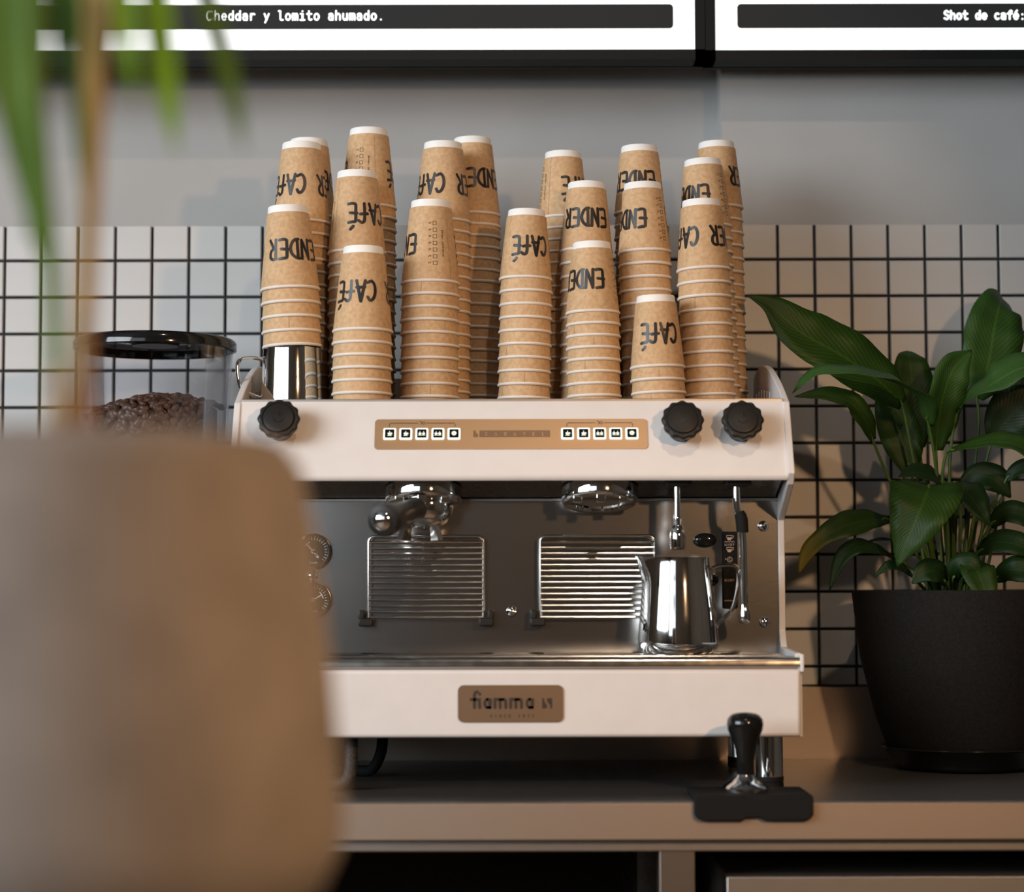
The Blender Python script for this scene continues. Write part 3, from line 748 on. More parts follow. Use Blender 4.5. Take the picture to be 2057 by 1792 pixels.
# group heads
gn = Vector((0, -(zU0 - zST), -(YS - YP0 - .02))).normalized()
def uz(y): return zU0 + (zST - zU0) * (y - YP0 - .02) / (YS - YP0 - .02)
GY = 0.219
def group_head(px):
    x = at(px, 985, GY).x; o = Vector((x, GY, uz(GY) + .012))
    g = obj('group_head', MB().lathe([(.046, -.01), (.046, .006), (.0490, .0075), (.0490, .0105), (.0512, .012), (.0515, .016), (.0512, .0290), (.0500, .0320), (.0470, .0335), (.036, .0335), (.035, .030), (0, .030)], o, gn, 64), M['chrome'], em, angle=50)
    obj('gasket_ring', MB().lathe([(.046, .0065), (.0540, .0070), (.0552, .0085), (.0542, .0100), (.046, .0108)], o, gn, 64), M['black_gloss'], g)
    for k in range(3):
        a = R(-130 + 40 * k); 
        obj('lug', MB().box(x + .050 * math.sin(R(-38 + 38 * k)) - .006, x + .050 * math.sin(R(-38 + 38 * k)) + .006, GY - .052 * math.cos(R(-38 + 38 * k)), GY - .044 * math.cos(R(-38 + 38 * k)), o.z - .032, o.z - .020), M['chrome'], g, bevel=0.001)
    return o
gA = group_head(851); gB = group_head(1204)
# cup racks of chromed wire
def cup_rack(px0, px1):
    Yr = YS - .016
    x0 = at(px0, 1150, Yr).x; x1 = at(px1, 1150, Yr).x; z1 = at(1028, 1077, Yr).z; z0 = at(1028, 1240, Yr).z
    fr = [(x0, Yr, z0)] + [(x, Yr, z) for x, z in arc(x0 + .008, z1 - .008, .008, .008, 180, 90, 5)] + [(x, Yr, z) for x, z in arc(x1 - .008, z1 - .008, .008, .008, 90, 0, 5)] + [(x1, Yr, z0)]
    r = obj('cup_rack', MB().tube(fr, .0021, 10), M['chrome_wire'], em)
    for k in range(14):
        z = z1 - (z1 - z0) * (k + 1) / 14.0
        obj('wire', MB().cyl((x0, Yr - .001, z), (x1, Yr - .001, z), .0017, n=8), M['chrome_wire'], r)
    for x, s in ((x0, -1), (x1, 1)):
        a = x + s * .004
        obj('clip', MB().box(a - .010, a + .010, Yr - .008, YS, z0 - .012, z0 - .001).box(a - .010 if s < 0 else a + .002, a - .002 if s < 0 else a + .010, Yr - .006, YS, z0 - .004, z0 + .010), M['black_plastic'], r, bevel=0.002)
cup_rack(741, 971); cup_rack(1086, 1315)
# screws
def screw(px, py, r=.0075):
    c = at(px, py, YS)
    s_ = obj('screw', MB().lathe([(r, 0), (r, .001), (r * .85, .003), (r * .5, .0045), (0, .005)], c, (0, -1, 0), 24), M['chrome'], em)
    a = random.uniform(0, 3); dx, dz = math.cos(a) * r * .8, math.sin(a) * r * .8
    obj('slot', MB().cyl((c.x - dx, c.y - .0040, c.z - dz), (c.x + dx, c.y - .0040, c.z + dz), .0010, n=8), M['black_gloss'], s_)
for px, py in ((628, 1157), (1028, 1228), (1533, 1057), (1536, 1250)): screw(px, py)
for px, py in ((852, 1124), (1201, 1122)): screw(px, py, .0038)
# gauges
def gauge(px, py, rot):
    c = at(px, py, YS); r = .0248
    g = obj('pressure_gauge', MB().lathe([(r, 0), (r, .008), (r * .97, .010), (r * .86, .0105), (r * .82, .008), (r * .82, .003)], c, (0, -1, 0), 48), M['chrome'], em)
    obj('dial', MB().lathe([(r * .84, .003), (r * .84, .0042), (0, .0042)], c, (0, -1, 0), 40), M['dial'], g)
    mk = MB()
    P = lambda x, z: (c.x + x, c.y - .0046, c.z + z)
    for k in range(22):
        a = R(220 - k * 260 / 21); l = .0022 if k % 5 else .0034
        flat(mk, [ribbon([(math.cos(a) * r * .66, math.sin(a) * r * .66), (math.cos(a) * (r * .66 + l), math.sin(a) * (r * .66 + l))], .0006)], P)
    flat(mk, [ribbon(arc(0, 0, r * .55, r * .55, rot - 5, rot + 35, 8), .0012)], P)
    flat(mk, text2d('fiamma', MONO | {'f': MONO['f']}, .0026, .0021, .0004, -.0063, -.0165), P)
    obj('scale_marks', mk, M['print_white'], g, smooth=False)
    nd_ = MB(); a = R(rot + 15)
    flat(nd_, [ribbon([(-math.cos(a) * .008, -math.sin(a) * .008), (math.cos(a) * .0135, math.sin(a) * .0135)], .0016), ribbon([(-math.cos(a) * .010, -math.sin(a) * .010), (-math.cos(a) * .006, -math.sin(a) * .006)], .0030), ribbon(arc(0, 0, .0014, .0014, 0, 360, 10), .0028)], lambda x, z: (c.x + x, c.y - .0052, c.z + z))
    obj('needle', nd_, M['print_white'], g, smooth=False)
gauge(630, 1108, 115); gauge(630, 1205, 15)
# switches and label strip
def oval_switch(px, py):
    c = at(px, py, YS); mb = MB(); n = 40; vs = []; fs = []
    prof = [(1, 0), (1, .003), (.93, .0055), (.7, .0075), (.35, .0085)]
    for k, h in prof:
        for i in range(n):
            a = 2 * math.pi * i / n; vs.append((c.x + .0158 * k * math.cos(a), c.y - h, c.z + .0098 * k * math.sin(a)))
    for j in range(len(prof) - 1):
        for i in range(n): fs.append((j * n + i, j * n + (i + 1) % n, (j + 1) * n + (i + 1) % n, (j + 1) * n + i))
    fs.append(tuple(range((len(prof) - 1) * n, len(prof) * n)))
    obj('rocker_switch', mb.add(vs, fs), M['black_gloss'], em, angle=60)
oval_switch(1416, 1085); oval_switch(1420, 1165)
a = at(1451, 1223, YS); b = at(1481, 1068, YS)
ls = obj('label_strip', MB().prism(rrect(a.x, b.x, a.z, b.z, .003), lambda x, z: (x, YS - .0012, z), lambda x, z: (x, YS + .001, z)), M['black_matt'], em, smooth=False)
lm = MB(); u = (b.x - a.x) / 30.0
PL = lambda x, z: (x, YS - .0016, z)
def lp(px, py): v = at(px, py, YS - .0016); return (v.x, v.z)
for cy in (1080, 1104):
    c = lp(1465, cy)
    lm.add([PL(c[0] + x * u, c[1] + z * u) for x, z in ((-5, 0.5), (4.6, .5), (3, -5), (-3, -5))], [(0, 1, 2, 3)])
    flat(lm, [ribbon([(c[0] - 5 * u, c[1]), (c[0] - 5.2 * u, c[1] + 4 * u), (c[0] + 5.2 * u, c[1] + 4 * u), (c[0] + 5 * u, c[1])], .9 * u), ribbon([(c[0] + 4.6 * u, c[1] - 2.5 * u), (c[0] + 8 * u, c[1] + .5 * u), (c[0] + 8.2 * u, c[1] + 3.6 * u), (c[0] + 5 * u, c[1] + 3.6 * u)], .9 * u)], PL)
for cy in (1088.5, 1207):
    c = lp(1465, cy)
    flat(lm, [ribbon(smooth_pts([(c[0] + (-9.5 + k * 2.4) * u, c[1] + (1.4 if k % 2 else -1.0) * u) for k in range(9)], 3), .8 * u)], PL)
for cy in (1096.5, 1168):
    c = lp(1455.5, cy); flat(lm, text2d('ON/OFF', MONO, 4.0 * u, 3.3 * u, .6 * u, c[0], c[1]), PL)
c = lp(1466, 1124); flat(lm, [ribbon([(c[0] + x * u, c[1] + z * u) for x, z in arc(0, 0, 4.8, 4.8, 0, 360, 16)], 1.0 * u), ribbon([(c[0] - 4.8 * u, c[1]), (c[0] - 8.5 * u, c[1] + .6 * u), (c[0] - 8.5 * u, c[1] + 2.4 * u)], .9 * u), ribbon([(c[0] + x * u, c[1] + z * u) for x, z in arc(0, 0, 2.0, 2.0, 60, 330, 10)], .8 * u)], PL)
obj('print', lm, M['print_tan'], ls, smooth=False)
# hot water outlet and steam wand
Yw = 0.185
def wp(px, py, Y=Yw): return at(px, py, Y)
hw = obj('hot_water_outlet', MB().tube([wp(1360, 962), wp(1360, 1000), wp(1360, 1048)], .0048, 16), M['chrome'], em)
p = wp(1361, 1040)
obj('nozzle', MB().lathe([(.0048, 0), (.0056, -.002), (.0056, -.010), (.0070, -.012), (.0100, -.019), (.0106, -.024), (.0106, -.040), (.0098, -.0425), (.0070, -.0425), (.0070, -.036), (0, -.036)], p, (0.01, 0, 1), 32), M['chrome'], hw)
obj('valve_block', MB().box(p.x - .017, p.x + .019, Yw - .012, Yw + .02, at(1360, 978, Yw).z, zPB + .006), M['black_plastic'], hw, bevel=0.004)
sw = obj('steam_wand', MB().tube([wp(1479, 962), wp(1479, 1000), wp(1480, 1020), wp(1486, 1040), wp(1490, 1060), wp(1493, 1110), wp(1495, 1220)], [.0052] * 7, 16), M['chrome'], em)
obj('grip', MB().tube([wp(1485, 1028), wp(1487, 1034), wp(1490, 1046), wp(1491, 1060), wp(1491.5, 1070)], [.0060, .0080, .0085, .0082, .0082], 20), M['black_rubber'], sw)
p = wp(1495, 1212)
obj('tip', MB().lathe([(.0054, .0), (.0060, -.002), (.0082, -.018), (.0080, -.021), (.0062, -.0255), (.003, -.0275), (0, -.028)], p, (-.012, 0, 1), 24), M['chrome'], sw)
p = wp(1480, 970)
obj('valve_block', MB().box(p.x - .017, p.x + .019, Yw - .012, Yw + .02, at(1480, 978, Yw).z, zPB + .006), M['black_plastic'], sw, bevel=0.004)
# legs
for x, y in ((at(1545, 1500, .175).x, .175), (-at(1545, 1500, .175).x, .175), (at(1487, 1500, .5).x, .5), (-at(1487, 1500, .5).x, .5)):
    l_ = obj('leg', MB().cyl((x, y, .016), (x, y, zLB + .006), .0180, n=32), M['chrome'], em)
    obj('rubber_foot', MB().lathe([(0, 0), (.0175, 0), (.0188, .003), (.0188, .008), (.0176, .009), (.0188, .010), (.0188, .016), (0, .016)], (x, y, 0), (0, 0, 1), 32), M['black_rubber'], l_)

# ------------------------------------------------------------------ portafilter locked in the left group
pfo = gA + gn * .034
pf = thing('portafilter', pfo, 'chrome portafilter with black handle locked into the left brew group', 'portafilter')
pb = at(862, 1010, GY)
obj('basket_holder', MB().lathe([(.036, -.002), (.037, .002), (.0355, .010), (.0335, .018), (.028, .0255), (.018, .031), (.008, .033), (0, .0332)], pfo + Vector((.004, 0, 0)), gn, 48), M['chrome'], pf)
hA = at(846, 1020, GY - .030); hE = at(777, 1043, .050)
hd = (hE - hA); hl = hd.length
obj('neck', MB().tube([hA - hd * .12 + Vector((.002, 0, .0)), hA, hA + hd * .14], [.013, .0105, .0095], 20), M['chrome'], pf)
obj('handle', MB().lathe([(0, .0), (.0130, .0), (.0155, .006), (.0162, hl * .35), (.0182, hl * .62), (.0206, hl * .85), (.0212, hl * .93), (.0196, hl * .985), (.0140, hl), (0, hl)], hA + hd * .13, hd, 36), M['black_plastic'], pf)
he = hA + hd * 1.13
obj('end_cap', MB().lathe([(.0124, -.001), (.0124, .0015), (.0095, .004), (.005, .0055), (0, .006)], he, hd, 32), M['chrome'], pf)
sc_ = at(845, 1086, GY - .012); ro, ri = .0302, .0238
sp_ = MB(); n = 25; vs = []; fs = []
for k in range(n):
    a = R(180 - 180 * k / (n - 1)); ca, sa = math.cos(a), math.sin(a)
    for r_, y_, z_ in ((ro, -.016, 0), (ro * .62, .012, .020), (ri * .55, .012, .018), (ri, -.016, -.0015)):
        vs.append((sc_.x + r_ * ca, sc_.y + y_, sc_.z + r_ * sa * 1.06 + z_ * max(0, sa) ** .5))
for k in range(n - 1):
    for q in range(4): fs.append((k * 4 + q, k * 4 + (q + 1) % 4, (k + 1) * 4 + (q + 1) % 4, (k + 1) * 4 + q))
fs += [(0, 1, 2, 3), tuple((n - 1) * 4 + q for q in (3, 2, 1, 0))]
sp_.add(vs, fs)
obj('spout', sp_, M['chrome_wire'], pf, angle=40)
obj('spout_neck', MB().tube([(sc_.x + .008, sc_.y + .004, sc_.z + .026), (sc_.x + .011, sc_.y + .008, sc_.z + .045)], .0095, 16), M['chrome'], pf)

# ------------------------------------------------------------------ cups
MESHES = {}
CUPS = {'A': dict(rt=.0291, rb=.0410, h=.1190, rim=.0423, band=.0105, th=.0272, tz=.064, lp=.0155),
        'B': dict(rt=.0278, rb=.0372, h=.1010, rim=.0384, band=.0100, th=.0258, tz=.054, lp=.0140)}
def cup_meshes(k):
    c = CUPS[k]; rt, rb, h = c['rt'], c['rb'], c['h']
    # local origin: centre of the mouth, mouth down; bottom of the cup points up
    rr = .0022; n = 56
    slope = (rb - rt) / (h - c['band'])
    zt = h - c['band']
    sleeve = MB().lathe([(rb + slope * 0, rr * 1.2), (rt + .0006, zt), (rt - .0002, zt + .0001), (rb - .0010, rr * 1.2)], (0, 0, 0), (0, 0, 1), n)
    base = MB().lathe([(rt - .0006, zt - .004), (rt - .0016, h - .0012), (rt - .0022, h), (rt - .0034, h), (rt - .0036, h - .006), (0, h - .006)], (0, 0, 0), (0, 0, 1), n)
    rim = MB(); prof = [(c['rim'] - rr + rr * math.cos(a), rr + rr * math.sin(a)) for a in [2 * math.pi * i / 10 for i in range(11)]]
    rim.lathe(prof, (0, 0, 0), (0, 0, 1), n)
    MESHES[k] = dict(sleeve=mesh('sleeve', sleeve, M['kraft']), base=mesh('base_band', base, M['paper_white']), rim=mesh('rim', rim, M['rim'], angle=80))
    # print on the sleeve
    def surf(phi, z, o=.0003):
        r = rb + (rt + .0006 - rb) * (z - rr * 1.2) / (zt - rr * 1.2) + o
        return (r * math.sin(phi), -r * math.cos(phi), z)
    def wrap(u, v):
        zz = h - c['tz'] - v
        rm = rb + (rt - rb) * ((h - c['tz']) / zt)
        return surf(-u / rm, zz)
    s = 'ENDER CAFÉ'; pit = c['lp']; tot = pit * len(s)
    mb = MB()
    for i, ch in enumerate(s):
        for stp in HAND.get(ch, []):
            pts = [(i * pit - tot / 2 + x * pit * .92, (y - .5) * c['th']) for x, y in smooth_pts(stp, 4)]
            flat(mb, [ribbon(pts, .0043)], wrap)
    MESHES[k]['print'] = mesh('print', mb, M['print_black'], smooth=False)
    # order boxes, small line of text and the seam, in the gap behind the word
    rm = rb + (rt - rb) * ((h - c['tz']) / zt)
    full = 2 * math.pi * rm
    gap0 = -tot / 2; u_box = gap0 - .42 * (full - tot); u_txt = gap0 - .58 * (full - tot); u_seam = gap0 - .74 * (full - tot)
    mb = MB()
    for q in range(7):
        v0 = (q - 3) * .0095; hs = .0025
        flat(mb, [ribbon([(u_box - hs, v0 - hs), (u_box + hs, v0 - hs), (u_box + hs, v0 + hs), (u_box - hs, v0 + hs), (u_box - hs, v0 - hs)], .0006),
                  ribbon([(u_box + .0058, v0 - .0014), (u_box + .0058, v0 + .0004)], .0008), ribbon([(u_box + .0076, v0 - .0012), (u_box + .0082, v0 + .0010)], .0008)], wrap)
    for i, ch in enumerate('Bender cafeteria'):
        for stp in MONO.get(ch, []):
            flat(mb, [ribbon([(u_txt - y * .0026, (i - 8) * .0024 + x * .0030) for x, y in stp], .00045)], wrap)
    MESHES[k]['boxes'] = mesh('order_boxes', mb, M['print_dark'], smooth=False)
    mb = MB()
    ph = -u_seam / rm
    mb.add([surf(ph - .004, rr * 1.5, .0004), surf(ph + .004, rr * 1.5, .0004), surf(ph + .004, zt - .0005, .0004), surf(ph - .004, zt - .0005, .0004)], [(0, 1, 2, 3)])
    MESHES[k]['seam'] = mesh('seam', mb, M['kraft_seam'], smooth=False)
    c['rm'] = rm
for k in CUPS: cup_meshes(k)
ORD = ['top', 'second', 'third', 'fourth', 'fifth', 'sixth', 'seventh', 'eighth', 'ninth', 'tenth', 'eleventh', 'twelfth', 'thirteenth',
       'fourteenth', 'fifteenth', 'sixteenth', 'seventeenth', 'eighteenth', 'nineteenth', 'twentieth', 'twenty-first', 'twenty-second', 'twenty-third', 'twenty-fourth']
def child(name, me, parent, rz=0.0):
    o = bpy.data.objects.new(name, me); COL.objects.link(o); o.parent = parent; o.rotation_euler = (0, 0, rz); return o
ZSH = ZTOP - .004
def stack(kind, pxt, pyt, Y, pxb, sp_px, letter, where, zbase=None, pyb=795):
    c = CUPS[kind]
    topp = at(pxt, pyt, Y); bx = at(pxb, pyb, Y)
    zb = ZSH if zbase is None else zbase
    ax = Vector((topp.x - bx.x, 0, topp.z - bx.z)).normalized()
    base = Vector((topp.x - ax.x / ax.z * (topp.z - zb), Y, zb))
    Ht = (topp.z - zb) / ax.z - c['h']
    s0 = sp_px * (Y - CAM.y) / F_PX
    nn = max(0, round(Ht / s0)); s = Ht / nn if nn else 0
    lean = math.atan2(ax.x, ax.z)
    full = 2 * math.pi * c['rm']; tot = c['lp'] * 10
    for i in range(nn + 1):                                # i = 0 is the lowest cup
        fromtop = nn - i
        lab = ('top cup printed upside down, ' if fromtop == 0 else ORD[fromtop] + ' cup from the top, ') + where
        jx, jy = (random.uniform(-.0005, .0005), random.uniform(-.0005, .0005)) if i else (0, 0)
        t = thing('paper_cup', base + ax * (s * i) + Vector((jx, jy, 0)), lab, 'paper cup', 'upturned kraft paper cups stacked on the machine')
        t.rotation_euler = (0, lean, 0)
        rz = random.uniform(0, 6.28)
        if fromtop == 0:
            u = (letter * c['lp']) - tot / 2                # text coordinate that faces the camera
            rz = u / c['rm'] + math.atan2(base.x - CAM.x, Y - CAM.y) * -1.0
        child('sleeve', MESHES[kind]['sleeve'], t, rz)
        child('rim', MESHES[kind]['rim'], t)
        child('base_band', MESHES[kind]['base'], t)
        child('seam', MESHES[kind]['seam'], t, rz)
        if fromtop == 0:
            child('print', MESHES[kind]['print'], t, rz)
            child('order_boxes', MESHES[kind]['boxes'], t, rz)
    return base
zpr = at(585, 700.5, .285).z
stack('A', 578.5, 417, .285, 587.6, 26.3, 2.9, 'stack rising from the steel pitcher', zbase=zpr, pyb=700)
stack('A', 606, 290, .373, 606, 25.6, 6.4, 'tall stack just behind the pitcher stack')
stack('A', 620, 283, .462, 614, 24.9, 5.2, 'rearmost stack at the left end')
stack('A', 729.6, 498, .250, 727.5, 26.6, 7.2, 'short front stack second from the left end')
stack('A', 716.4, 347, .340, 718.5, 25.5, 9.0, 'middle stack directly behind the short second front stack')
stack('A', 741, 262, .428, 737.5, 23.6, 11.7, 'tallest stack of all, left rear')
stack('A', 864.6, 406, .312, 863, 26.4, 12.8, 'front stack left of centre')
stack('A', 889.8, 289, .400, 888, 23.5, 6.2, 'stack behind the front stack left of centre')
stack('A', 949, 280, .478, 952, 23.0, 3.3, 'rear stack at centre left with wide lettering')
stack('B', 1058.6, 424, .335, 1053, 27.6, 8.4, 'front stack at centre facing CAFÉ')
stack('B', 1130.5, 308, .440, 1133, 24.4, 9.7, 'rear stack at centre with order boxes showing')
stack('B', 1188.7, 489, .282, 1194, 25.3, 1.15, 'front stack right of centre')
stack('B', 1177.4, 369, .362, 1178, 26.6, 2.3, 'stack behind the front one right of centre')
stack('B', 1317, 596, .250, 1323, 25.9, 8.2, 'shortest stack at the front right')
stack('B', 1290, 370, .328, 1304, 27.6, 0.25, 'stack behind the shortest stack')
stack('B', 1284, 296, .408, 1290, 26.0, 1.7, 'rear stack two places behind the shortest stack')
stack('B', 1408, 404, .300, 1424, 29.4, 5.65, 'front stack at the right end')
stack('B', 1410.8, 323, .381, 1436, 26.4, .5, 'middle stack at the right end')
stack('B', 1438, 288, .462, 1451, 26.2, 6.2, 'rearmost stack at the right end')

# ------------------------------------------------------------------ milk pitchers
def pitcher(name, label, c, prof, handle, hw_, spout_side, thick=.0008):
    t = thing(name, c, label, 'milk pitcher')
    inner = [(r - thick, h) for r, h in prof[::-1]]
    inner = [(max(0, r), max(h, thick * 2)) for r, h in inner]
    mb = MB().lathe(prof + inner, c, (0, 0, 1), 64)
    top = prof[-1][1]; R0 = prof[-1][0]
    if spout_side:
        vs = []
        for x, y, z in mb.v:
            dx, dy = x - c[0], y - c[1]; k = max(0, (z - c[2]) / top - .62) / .38
            a = math.atan2(dy, dx * spout_side); wgt = math.exp(-(a / .42) ** 2) * k ** 1.6
            vs.append((x + spout_side * .016 * wgt, y, z + .002 * wgt))
        mb.v = vs
    obj('body', mb, M['chrome'], t, angle=50)
    obj('handle', MB().tube(handle, .0038, 12, flat=(hw_, .75)), M['chrome'], t, angle=60)
    return t
Yq = .195
b0 = at(1363, 1311, Yq); zq = zTR + .0015
k = (Yq - CAM.y) / F_PX
hq = (at(1363, 1120, Yq).z - zq)
prof = [(0, 0), (.045, 0), (.0500, .003), (.0535, .010), (.0540, .016), (.0510, hq * .40), (.0460, hq * .72), (.0418, hq * .96), (.0424, hq)]
hp = [at(px, py, Yq) for px, py in smooth_pts([(1427, 1165), (1428, 1148), (1434, 1140), (1455, 1136), (1474, 1137), (1482, 1146), (1482, 1175), (1477, 1205), (1468, 1228), (1448, 1247), (1438, 1262), (1436, 1285)], 4)]
pitcher('milk_pitcher', 'polished steel milk pitcher standing on the drip tray below the hot water outlet', (b0.x, Yq, zq), prof, hp, 2.2, -1)
Yq2 = .285; b1 = at(586, 800, Yq2)
h2 = zpr - ZSH - .0005
prof = [(0, 0), (.040, 0), (.0425, .003), (.0432, .010), (.0420, h2 * .5), (.0398, h2 * .97), (.0402, h2)]
hp = [at(px, py, Yq2) for px, py in smooth_pts([(534, 726), (528, 722), (510, 719), (488, 720), (478, 729), (477, 748), (481, 770), (490, 786), (512, 796), (530, 802)], 4)]
pitcher('milk_pitcher', 'short steel milk pitcher on top of the machine holding a cup stack', (b1.x, Yq2, ZSH), prof, hp, 1.7, 0)

# ------------------------------------------------------------------ tamper and mat
ym = -.010
m0 = at(1395, 1630, ym); m1 = at(1635, 1630, ym)
zb_m = at(1515, 1650, ym).z; ztm = .009
xm = (m0.x + m1.x) / 2; hwm = (m1.x - m0.x) / 2
tm = thing('tamping_mat', (xm, .03, zb_m), 'black rubber tamping mat hooked over the front edge of the counter', 'tamping mat')
def lobes(x0, x1, z0, z1): return rrect(x0, x1, z0, z1, .008, 5)
fpoly = rrect(-hwm, hwm, zb_m, ztm, .010, 5)
front = MB()
ptsf = [(-hwm, ztm - .003), (-hwm + .003, ztm), (-.016, ztm), (-.012, ztm - .003), (.012, ztm - .003), (.016, ztm), (hwm - .003, ztm), (hwm, ztm - .003), (hwm, zb_m + .008), (hwm - .003, zb_m + .003), (hwm - .010, zb_m), (.014, zb_m), (.008, zb_m + .004), (-.008, zb_m + .004), (-.014, zb_m), (-hwm + .010, zb_m), (-hwm + .003, zb_m + .003), (-hwm, zb_m + .008)]
front.prism(ptsf, lambda x, z: (xm + x, ym, z), lambda x, z: (xm + x, -.0006, z))
obj('front_lip', front, M['black_rubber'], tm, bevel=0.002)
obj('pad', MB().box(xm - hwm, xm + hwm, -.002, .105, .0006, ztm), M['black_rubber'], tm, bevel=0.003)
Yt_ = .035
tc = at(1498, 1590, Yt_)
ta = thing('tamper', (tc.x, Yt_, ztm), 'coffee tamper with black knob handle and chrome foot on the rubber mat', 'tamper')
obj('foot', MB().lathe([(0, 0), (.0285, 0), (.0292, .001), (.0292, .0055), (.0280, .0075), (.0200, .0125), (.0125, .0185), (.0112, .0215), (0, .0215)], (tc.x, Yt_, ztm), (0, 0, 1), 48), M['chrome'], ta, angle=30)
obj('handle', MB().lathe([(0, .0212), (.0112, .0212), (.0108, .028), (.0115, .040), (.0135, .054), (.0175, .067), (.0218, .077), (.0232, .084), (.0222, .0905), (.0185, .0955), (.0145, .0975), (.0135, .0968), (.0105, .0985), (0, .0995)], (tc.x, Yt_, ztm), (0, 0, 1), 48), M['black_gloss'], ta, angle=50)

# ------------------------------------------------------------------ hose and cable below the machine
p0 = at(705, 1500, .150); p1 = at(703, 1560, .150)
obj_ = obj('drain_hose', MB().tube(smooth_pts([(p0.x, .150, zLB + .004), (p0.x, .150, p0.z), (p1.x, .150, p1.z + .004), (p1.x - .012, .156, .0095), (p1.x - .05, .175, .0092), (p1.x - .12, .22, .0092)], 6), .0088, 14), M['braid'])
tag(obj_, 'black braided hose hanging below the left side of the espresso machine', 'hose')
p1 = at(768, 1490, .34); p2 = at(764, 1515, .34); p3 = at(752, 1540, .34)
obj_ = obj('power_cable', MB().tube(smooth_pts([(p1.x, .34, zLB + .004), (p1.x, .34, p1.z), (p2.x, .34, p2.z), (p3.x, .342, p3.z), (p3.x - .012, .350, .0088), (p3.x - .05, .375, .0082), (p3.x - .12, .42, .0082)], 6), .0078, 12), M['black_rubber'])
tag(obj_, 'plain black cable curving down behind the braided hose', 'cable')

# ------------------------------------------------------------------ grinder with bean hopper
Yg = .43
gl = at(312, 700, Yg); kx = (Yg - CAM.y) / F_PX
rl = 163 * kx
gr = thing('coffee_grinder', (gl.x, Yg, 0), 'coffee grinder with clear bean hopper and smoked lid behind the grey planter', 'coffee grinder')
zl0 = at(312, 700, Yg).z; rh = 157 * kx
zh1 = zl0; zh0 = at(312, 1010, Yg).z
hop = [(rh * .40, zh0 - .02), (rh * .62, zh0), (rh * .90, zh0 + .055), (rh * .915, zh0 + .085), (rh * .995, zh1 - .002), (rh, zh1), (rh - .003, zh1), (rh * .995 - .003, zh1 - .002), (rh * .915 - .003, zh0 + .085), (rh * .90 - .003, zh0 + .056), (rh * .62 - .003, zh0 + .002)]
obj('hopper', MB().lathe(hop, (gl.x, Yg, 0), (0, 0, 1), 72), M['clear'], gr)
ld = obj('lid', MB().lathe([(rl - .002, zl0 + .009), (rl - .006, zl0 + .013), (rl - .05, zl0 + .0185), (.03, zl0 + .021), (0, zl0 + .021)], (gl.x, Yg, 0), (0, 0, 1), 72), M['smoke'], gr)
obj('lid_rim', MB().lathe([(rl - .003, zl0 - .004), (rl, zl0 - .003), (rl + .0005, zl0 + .006), (rl - .002, zl0 + .0105), (rl - .005, zl0 + .0095), (rl - .004, zl0 - .003), (rl - .003, zl0 - .004)], (gl.x, Yg, 0), (0, 0, 1), 72), M['black_gloss'], ld)
obj('lid_boss', MB().lathe([(.038, zl0 + .016), (.034, zl0 + .003), (0, zl0 + .003)], (gl.x, Yg, 0), (0, 0, 1), 40), M['black_plastic'], ld)
obj('collar', MB().lathe([(rh * .66, zh0 - .05), (rh * .68, zh0 + .004), (rh * .55, zh0 + .010), (rh * .42, zh0 + .01)], (gl.x, Yg, 0), (0, 0, 1), 48), M['black_plastic'], gr)
obj('grinder_body', MB().prism(rrect(gl.x - .085, gl.x + .085, Yg - .10, Yg + .12, .03, 6), lambda x, y: (x, y, .02), lambda x, y: (x, y, zh0 - .045)), M['black_plastic'], gr, bevel=0.004)
obj('base_plate', MB().prism(rrect(gl.x - .095, gl.x + .095, Yg - .20, Yg + .13, .03, 6), lambda x, y: (x, y, .0), lambda x, y: (x, y, .02)), M['dark_steel'], gr, bevel=0.003)
# beans: a heap below, single beans on its surface
zb0 = at(312, 862, Yg).z; zbt = at(332, 792, Yg).z
def heap_z(dx, dy):
    r = math.hypot(dx - .012, dy); return zbt - .004 - .021 * (r / .10) ** 2 - .008 * max(0, -dx) / .1
hp_mb = MB(); n = 28; vs = []; fs = []
RH = rh * .88
RHM = rh * .80
for j in range(9):
    for i in range(n):
        a = 2 * math.pi * i / n; r = RHM * j / 8
        vs.append((gl.x + r * math.cos(a), Yg + r * math.sin(a), heap_z(r * math.cos(a), r * math.sin(a)) - .005))
for j in range(8):
    for i in range(n): fs.append((j * n + i, j * n + (i + 1) % n, (j + 1) * n + (i + 1) % n, (j + 1) * n + i))
b_ = len(vs)
for i in range(n):
    a = 2 * math.pi * i / n; vs.append((gl.x + rh * .79 * math.cos(a), Yg + rh * .79 * math.sin(a), zh0 + .06))
for i in range(n): fs.append((8 * n + i, 8 * n + (i + 1) % n, b_ + (i + 1) % n, b_ + i))
o = obj('coffee_bean_heap', hp_mb.add(vs, fs), M['bean']); tag(o, 'dark heap of roasted coffee beans filling the clear hopper', 'coffee beans', kind='stuff')
bn = MB(); vs = []; fs = []
nu, nv = 10, 6
for j in range(nv + 1):
    t_ = math.pi * j / nv
    for i in range(nu):
        a = 2 * math.pi * i / nu
        x = .0078 * math.cos(t_); y = .0057 * math.sin(t_) * math.cos(a); zz = .0050 * math.sin(t_) * math.sin(a)
        if zz > 0: zz *= .62
        if abs(y) < .0008 and zz > 0: zz -= .0012
        vs.append((x, y, zz))
for j in range(nv):
    for i in range(nu): fs.append((j * nu + i, j * nu + (i + 1) % nu, (j + 1) * nu + (i + 1) % nu, (j + 1) * nu + i))
bean_me = mesh('coffee_bean', bn.add(vs, fs), M['bean'], angle=70)
placed = []
tries = 0
